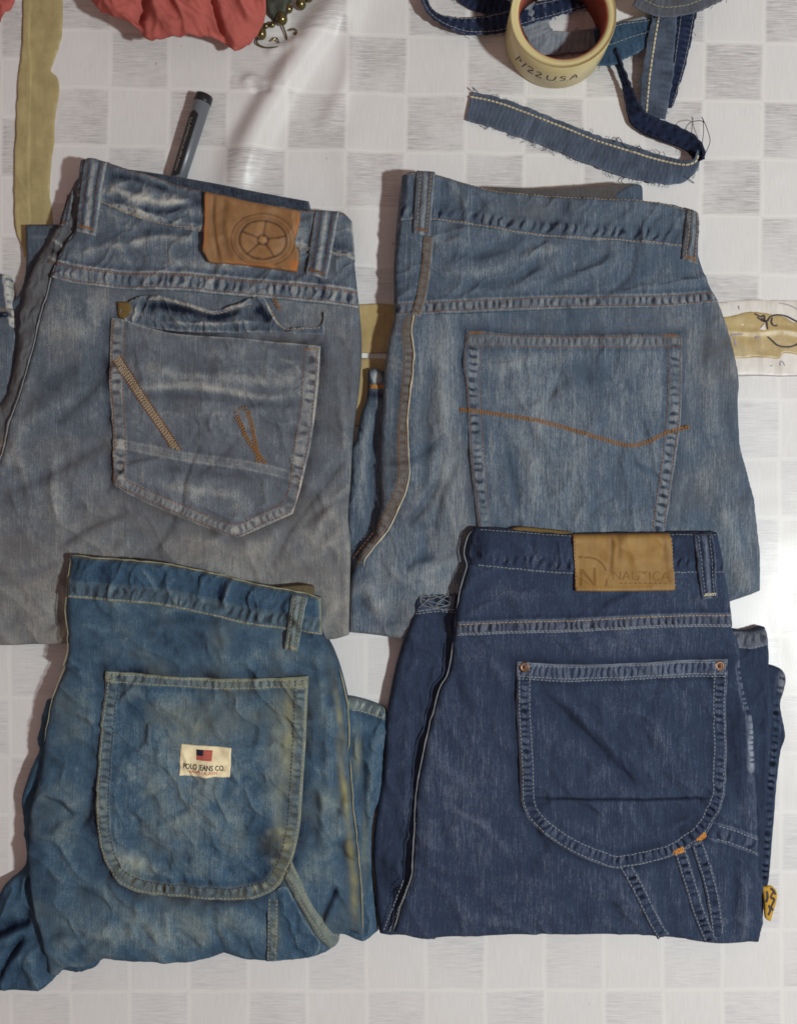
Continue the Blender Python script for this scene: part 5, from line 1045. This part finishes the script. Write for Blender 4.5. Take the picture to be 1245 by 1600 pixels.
ring_mesh('tape_winding', [(ri, zb0), (ro - 0.0004, zb0), (ro, zb0 + 0.0004), (ro, ZT - 0.0006), (ro - 0.0006, ZT), (ro * 0.93 + ri * 0.07, ZT - 0.0002), (ro * 0.5 + ri * 0.5, ZT - 0.0001), (ri, ZT - 0.0003)], M['roll'])
ring_mesh('cardboard_core', [(rc, zb0), (ri - 0.0001, zb0), (ri - 0.0001, ZT - 0.0012), (rc + 0.0004, ZT - 0.0010), (rc, ZT - 0.0016)], M['core'])
# handwriting round the outside: s runs along the rim (left to right), t up the wall, both in metres
def roll_surf(P):
    P = np.asarray(P, float); g = -math.pi / 2 + P[:, 0] / ro; r = ro + 0.00018
    return np.stack([r * np.cos(g), r * np.sin(g), P[:, 1]], 1)
hand = [[(0, 0), (2, 7), (3, 12)], [(3, 12), (6, 8), (3.5, 6)], [(8, 1), (11, 12)], [(13, 10), (16, 12), (18, 9), (14, 2), (19, 2.5)], [(21, 9.5), (24, 11.5), (25.5, 8.5), (21.5, 2), (27, 2)], [(28.5, 1.6), (28.9, 1.2)], [(31, 11), (31, 4), (34, 2), (37, 4), (37.5, 11)], [(39, 1.8), (39.4, 1.3)], [(46, 10), (43, 11.5), (41.5, 9), (45, 6.5), (45.5, 3.5), (41.5, 2.5)], [(48, 2), (48.4, 1.5)], [(50, 2), (53, 11), (56, 2.5)], [(51, 6), (55, 6)]]
o_parts = []
V = []; Q = []; k = 0
for st in hand:
    L = resample(smooth(st), 0.5); L = np.stack([-0.0360 + L[:, 0] * 0.00088, 0.0150 + L[:, 1] * 0.00088 ], 1)
    n = len(L); t = np.gradient(L, axis=0); t /= np.linalg.norm(t, axis=1)[:, None] + 1e-12; nn = np.stack([-t[:, 1], t[:, 0]], 1) * 0.00045
    V += [roll_surf(L + nn), roll_surf(L - nn)]; i = np.arange(n - 1); Q.append(np.stack([k + i, k + n + i, k + n + i + 1, k + i + 1], 1)); k += 2 * n
o = bpy.data.objects.new('handwriting', raw_mesh('handwriting', np.concatenate(V), np.concatenate(Q))); C.objects.link(o); o.data.materials.append(M['ink']); o.parent = tr

# ------------------------------------------------------------------ cut denim strips
GS = 'cut denim strips'
def ribbon(label, pts, mat, zn, fade=0.45, thread=None, tline=(0.25,), fray=0, seed=1, tint=0.0, cross=8, puck=0.2, period=9.0, chain=False):
    """strip of cloth swept along a path. pts: (x, y, z, half width, roll) - roll 0 lies flat, 90 stands on its edge"""
    P = np.array(pts, float); xy = smooth([tuple(p[:2]) for p in pts], False, 8)
    u = np.linspace(0, len(P) - 1, len(xy)); idx = np.arange(len(P))
    aux = np.stack([np.interp(u, idx, P[:, k]) for k in (2, 3, 4)], 1)
    full = resample(np.hstack([xy, aux]), 2.0) if False else np.hstack([xy, aux])
    seg = np.linalg.norm(np.diff(full[:, :2], axis=0), axis=1); t = np.concatenate([[0], np.cumsum(seg)])
    s = np.linspace(0, t[-1], max(8, int(t[-1] / 2.2))); full = np.stack([np.interp(s, t, full[:, k]) for k in range(5)], 1)
    n = len(full); tg = np.gradient(full[:, :2], axis=0); tg /= np.linalg.norm(tg, axis=1)[:, None] + 1e-9; nr = np.stack([-tg[:, 1], tg[:, 0]], 1)
    ro_ = np.radians(full[:, 4]); cs = np.linspace(-1, 1, cross * 2 + 1)
    k = (CAMH - zn) / CAMH * S
    top = []; F = []; T = []
    for c in cs:
        off = full[:, 3] * c
        jig = fbm(s, np.full(n, c * 20.0), 9, 2, seed) * (1.6 if abs(c) == 1 else 0.25)
        Pxy = full[:, :2] + nr * ((off + jig) * np.cos(ro_))[:, None]
        z = full[:, 2] + (off * np.sin(ro_)) * k + 0.0005 * fbm(s, np.full(n, c * 9.0), 18, 2, seed + 3) - 0.0005 * abs(c) ** 4
        q = np.sin(2 * np.pi * (s + 2 * c) / period + 2 * vnoise(s / 30, s * 0, seed))
        z = z + 0.00022 * q * (abs(c) < 0.9)
        wx, wy = world_xy(Pxy, zn); top.append(np.stack([wx, wy, z], 1))
        F.append(fade + puck * q * (0.3 + 0.7 * (abs(abs(c) - 0.6) < 0.25)) + 0.22 * (abs(c) > 0.93) + 0.16 * fbm(s, np.full(n, c * 14.0), 12, 3, seed + 7)); T.append(np.full(n, tint))
    top = np.stack(top, 1); m = len(cs)
    tv = np.gradient(top, axis=0); cvv = np.gradient(top, axis=1); N = np.cross(cvv, tv); N /= np.linalg.norm(N, axis=2)[:, :, None] + 1e-12
    N[N[:, :, 2] < -0.2] *= -1
    bot = top - N * 0.0011
    I = np.arange(n * m).reshape(n, m); J = I + n * m
    def quad(A_): return np.stack([A_[:-1, :-1], A_[1:, :-1], A_[1:, 1:], A_[:-1, 1:]], -1).reshape(-1, 4)
    Qs = [quad(I), quad(J)[:, ::-1]]
    for a, b in ((I[:, 0], J[:, 0]), (J[:, -1], I[:, -1])): Qs.append(np.stack([a[:-1], b[:-1], b[1:], a[1:]], 1))
    for a, b in ((J[0], I[0]), (I[-1], J[-1])): Qs.append(np.stack([a[:-1], b[:-1], b[1:], a[1:]], 1))
    Fa = np.stack(F, 1).ravel(); Ta = np.stack(T, 1).ravel()
    wx0, wy0 = world_xy(full[:1, :2], zn)
    root = bpy.data.objects.new('denim_strip', None); C.objects.link(root); root.location = (wx0[0], wy0[0], 0); root.empty_display_size = 0.02
    tag(root, label, 'fabric strip', GS)
    o = link('strip', raw_mesh('strip', np.concatenate([top.reshape(-1, 3), bot.reshape(-1, 3)]), np.concatenate(Qs), None, {'fade': np.concatenate([Fa, Fa - 0.15]), 'tint': np.concatenate([Ta, Ta])}), mat, root)
    if thread is not None:
        paths = []
        for tl_ in tline:
            ci = int(round((tl_ + 1) / 2 * (m - 1))); row = top[:, ci] + N[:, ci] * 0.0003
            d = np.concatenate([[0], np.cumsum(np.linalg.norm(np.diff(row, axis=0), axis=1))]); ln_ = 5.2 * S; g_ = 1.5 * S; c0 = 0.0
            while c0 + ln_ < d[-1]:
                ps = np.linspace(c0, c0 + ln_, 3); paths.append(np.stack([np.interp(ps, d, row[:, kk]) for kk in range(3)], 1)); c0 += ln_ + g_
        st = tubes('stitching', paths, 0.00085 if chain else 0.00036, thread, root, 4); st['kind'] = 'stuff'
    if fray:
        rg = random.Random(seed + 90); fr = []
        for _ in range(int(fray * 2)):
            i = rg.randrange(3, n - 3); e = rg.choice((0, m - 1, m - 1)); b0 = top[i, e]; dirv = (top[i, e] - top[i, m // 2]); dirv /= np.linalg.norm(dirv) + 1e-12
            al = tv[i, e] / (np.linalg.norm(tv[i, e]) + 1e-12); ll = rg.uniform(1.5, 7) * S
            p1_ = b0 + dirv * ll * 0.5 + al * rg.uniform(-0.5, 0.5) * ll; p2_ = b0 + dirv * ll + al * rg.uniform(-1.2, 1.2) * ll
            p2_[2] = max(0.0014, p2_[2] - 0.0012); p1_[2] = max(0.0014, p1_[2]); fr.append(np.stack([b0, p1_, p2_]))
        ft = tubes('frayed_threads', fr, 0.00019, M['thread_fray'], root, 4); ft['kind'] = 'stuff'
    return root, top
# loop to the left of the roll, passing through it
ribbon('dark denim strip looping out to the left of the tape roll', [(690, -60, 0.010, 11, 60), (664, -18, 0.010, 11, 60), (668, 12, 0.010, 11, 55), (690, 30, 0.009, 13, 40), (730, 38, 0.007, 17, 20), (775, 34, 0.006, 18, 10), (830, 18, 0.005, 16, 5), (880, 6, 0.006, 14, 5), (940, -14, 0.006, 14, 5), (990, -40, 0.006, 14, 0)], M['dd'], 0.008, 0.34, M['thread_grey'], (-0.7, 0.7), 10, 401, period=13, puck=0.22)
ribbon('dark denim strip behind the loop at the top edge', [(700, -40, 0.004, 14, 0), (740, 0, 0.005, 16, 0), (790, 10, 0.004, 18, 0), (812, 40, 0.004, 18, 0)], M['dd'], 0.004, 0.22, M['thread_grey'], (-0.7,), 6, 402)
ribbon('pale faded denim strip lying inside the tape roll ring', [(800, -20, 0.004, 16, 0), (832, 30, 0.005, 20, 0), (850, 62, 0.006, 22, 0), (880, 66, 0.006, 17, 0), (925, 62, 0.006, 16, 0), (965, 66, 0.007, 26, 0), (1000, 54, 0.009, 24, -10), (1030, 40, 0.009, 20, -10)], M['ds'], 0.006, 0.72, None, (-0.55,), 8, 403, puck=0.04)
ribbon('blue denim strip leaving the tape roll on its right side', [(930, 72, 0.012, 30, 0), (955, 69, 0.012, 31, 0), (985, 58, 0.012, 26, 0), (1018, 48, 0.012, 19, 0), (1050, 38, 0.012, 16, 0)], M['d3'], 0.012, 0.30, M['thread_grey'], (-0.85, 0.0), 6, 404, puck=0.05)
ribbon('grey denim strip hanging straight down with cream chain stitch', [(1045, -30, 0.016, 20, 0), (1036, 30, 0.016, 19, 0), (1030, 80, 0.014, 22, 0), (1027, 120, 0.011, 25, 0), (1023, 160, 0.008, 22, 0), (1021, 180, 0.007, 21, 0)], M['ds'], 0.012, 0.34, M['thread_cream'], (0.45,), 8, 405, puck=0.06, chain=True)
ribbon('narrow dark denim strip with pale stitches right of the straight grey strip', [(1074, -20, 0.012, 18, 0), (1066, 30, 0.012, 19, 0), (1060, 80, 0.009, 16, 0), (1052, 130, 0.006, 11, 0), (1045, 165, 0.005, 6, 0)], M['dd'], 0.009, 0.30, M['thread_grey'], (-0.8, 0.2), 6, 406)
ribbon('thick grey denim strip folded across the top right edge', [(1000, -14, 0.022, 24, 0), (1030, 2, 0.023, 24, 0), (1060, 2, 0.023, 24, 0), (1090, -8, 0.022, 24, 0), (1130, -30, 0.020, 24, 0)], M['ds'], 0.022, 0.34, M['thread_yellow'], (-0.5, 0.4), 6, 407, tint=0.15, puck=0.05)
# the strip that hangs down, curls round and runs back as the loose strip
r_, topA = ribbon('long loose denim strip with cream chain stitch and a curled dark end', [(733, 164, 0.0045, 23, 0), (770, 172, 0.004, 24, 0), (820, 190, 0.004, 24, 0), (880, 213, 0.004, 23, 0), (930, 234, 0.0045, 24, 0), (985, 252, 0.005, 25, 0), (1035, 266, 0.006, 22, 0), (1066, 269, 0.008, 17, -35), (1084, 260, 0.010, 13, -60), (1089, 243, 0.011, 13, -70)], M['ds'], 0.006, 0.38, M['thread_cream'], (-0.62,), 30, 408, puck=0.07, period=7, chain=True)
ribbon('dark puckered end of the curled strip standing on its edge', [(1091, 252, 0.010, 12, 60), (1088, 236, 0.011, 13, 50), (1074, 222, 0.011, 14, 40), (1045, 208, 0.010, 15, 30), (1015, 196, 0.009, 15, 30), (996, 182, 0.009, 14, 30), (986, 160, 0.010, 11, 40), (976, 130, 0.011, 8, 55), (966, 104, 0.012, 7, 60), (956, 80, 0.012, 8, 40)], M['dd'], 0.010, 0.20, M['thread_dark'], (-0.7, 0.7), 1, 409, period=14, puck=0.14)
lp = [path3([(1068, 206, 0.010), (1076, 193, 0.012), (1092, 190, 0.013), (1100, 193, 0.012)], 0.011), path3([(1096, 182, 0.010), (1102, 200, 0.013), (1108, 220, 0.012), (1104, 234, 0.011), (1098, 246, 0.010)], 0.011), path3([(1098, 184, 0.010), (1098, 205, 0.012), (1096, 228, 0.011)], 0.011), path3([(1066, 276, 0.006), (1076, 280, 0.004), (1085, 285, 0.002)], 0.004), path3([(960, 222, 0.006), (966, 214, 0.005), (974, 226, 0.006), (980, 232, 0.006)], 0.006), path3([(741, 142, 0.006), (738, 137, 0.007), (746, 144, 0.006)], 0.006), path3([(990, 292, 0.002), (970, 284, 0.004), (980, 276, 0.004), (1000, 280, 0.004)], 0.004), path3([(985, 238, 0.0075), (996, 230, 0.0085), (1004, 238, 0.0075)], 0.006)]
o = tubes('loose_threads', lp, 0.00028, M['thread_dark'], r_, 5); o['kind'] = 'stuff'

# ------------------------------------------------------------------ coral cloth and bead trim at the top
Layer.default_gain = 1.0
cc_ = Layer([(128, -120, 1), (136, -20), (149, 8), (170, 22), (200, 36), (216, 44), (226, 58), (236, 63, 1), (275, 57), (340, 54), (352, 62), (363, 73, 1), (386, 60), (400, 42), (412, 22), (416, 0), (410, -40), (420, -120, 1)], lambda x, y: 0.036 - 0.012 * sstep(-40, 70, y) + 0.006 * np.cos((x - 270) / 60), 10, 0.003, None, [
    soft(0.0035, 60, 501), rumple(0.0020, 40, 502, 1.2, 3.5), rumple(0.0007, 16, 505, 0.6, 3.0), soft(0.0005, 9, 503), crease([(210, 40), (230, 10), (240, -30)], 9, -0.006), crease([(280, 56), (250, 20), (245, -40)], 10, 0.006), crease([(360, 70), (340, 30), (330, -30)], 8, -0.005, 0, 0.003), crease([(320, 40), (280, 10), (300, -30)], 7, 0.004), crease([(400, 36), (380, 10), (370, -40)], 8, 0.004)], ragged=2.0, seed=6)
o = sheet('crumpled_cloth', cc_, M['coral'], None, 0.028, 2.5, None, 0.0012)
tag(o, 'crumpled coral red cloth raised above the table at the top left', 'cloth', 'coral cloth at the top edge')
cc2 = Layer([(-60, -80, 1), (12, -80, 1), (22, -20), (20, 6), (8, 24), (-10, 34), (-60, 40, 1)], 0.030, 10, 0.003, None, [soft(0.003, 30, 511), rumple(0.002, 24, 512, 0.5, 2.0)], ragged=1.0)
o = sheet('crumpled_cloth', cc2, M['coral'], None, 0.028, 3.0, None, 0.0012)
tag(o, 'small corner of coral red cloth in the far top left corner', 'cloth', 'coral cloth at the top edge')
tm = empty('beaded_trim', 440, 30, 'gold beaded trim with dark backing beside the coral cloth', 'trim')
dl = Layer([(414, -60, 1), (414, 0), (418, 18), (430, 30), (444, 26), (452, 6), (456, -20), (452, -60, 1)], 0.008, 6, 0.004, None, [soft(0.002, 16, 521)])
sheet('backing', dl, M['dark_leaf'], tm, 0.006, 2.5, 0.001)
def uv_sphere(c, r, sq, n=14, m=9):
    V = []
    for j in range(m + 1):
        p = math.pi * j / m
        for i in range(n): V.append((c[0] + r * sq[0] * math.sin(p) * math.cos(2 * math.pi * i / n), c[1] + r * sq[1] * math.sin(p) * math.sin(2 * math.pi * i / n), c[2] + r * sq[2] * math.cos(p)))
    I = np.arange(len(V)).reshape(m + 1, n); return V, np.stack([I[:-1], np.roll(I[:-1], -1, 1), np.roll(I[1:], -1, 1), I[1:]], -1).reshape(-1, 4)
for (bx_, by_, br, asp) in ((408, 50, 8, 1.25), (440, 27, 9, 1.2), (450, 10, 7, 1.1), (470, 3, 8, 1.3), (424, 34, 5, 1.0), (414, 36, 5, 1.0), (482, -8, 7, 1.2), (486, 46, 5, 1.4), (462, 50, 4, 1.2)):
    (wx,), (wy,) = world_xy(np.array([(bx_, by_)], float), 0.008)
    V, Q = uv_sphere((wx, wy, 0.0012 + br * S * asp * 0.9), br * S, (1, asp, asp * 0.9)); link('bead', raw_mesh('bead', V, Q), M['bead'], tm)
wr = [path3([(404, 58, 0.003), (402, 68, 0.0035), (415, 75, 0.004), (432, 74, 0.0035), (446, 70, 0.003), (448, 58, 0.003), (442, 40, 0.004), (440, 30, 0.006)], 0.003), path3([(484, 24, 0.004), (486, 40, 0.004), (484, 52, 0.0035), (496, 50, 0.003), (500, 46, 0.003)], 0.003), path3([(452, 48, 0.003), (460, 46, 0.004), (468, 54, 0.003)], 0.003), path3([(425, 66, 0.004), (432, 60, 0.004), (436, 68, 0.004)], 0.003)]
tubes('wire', wr, 0.0006, M['bead'], tm, 6)
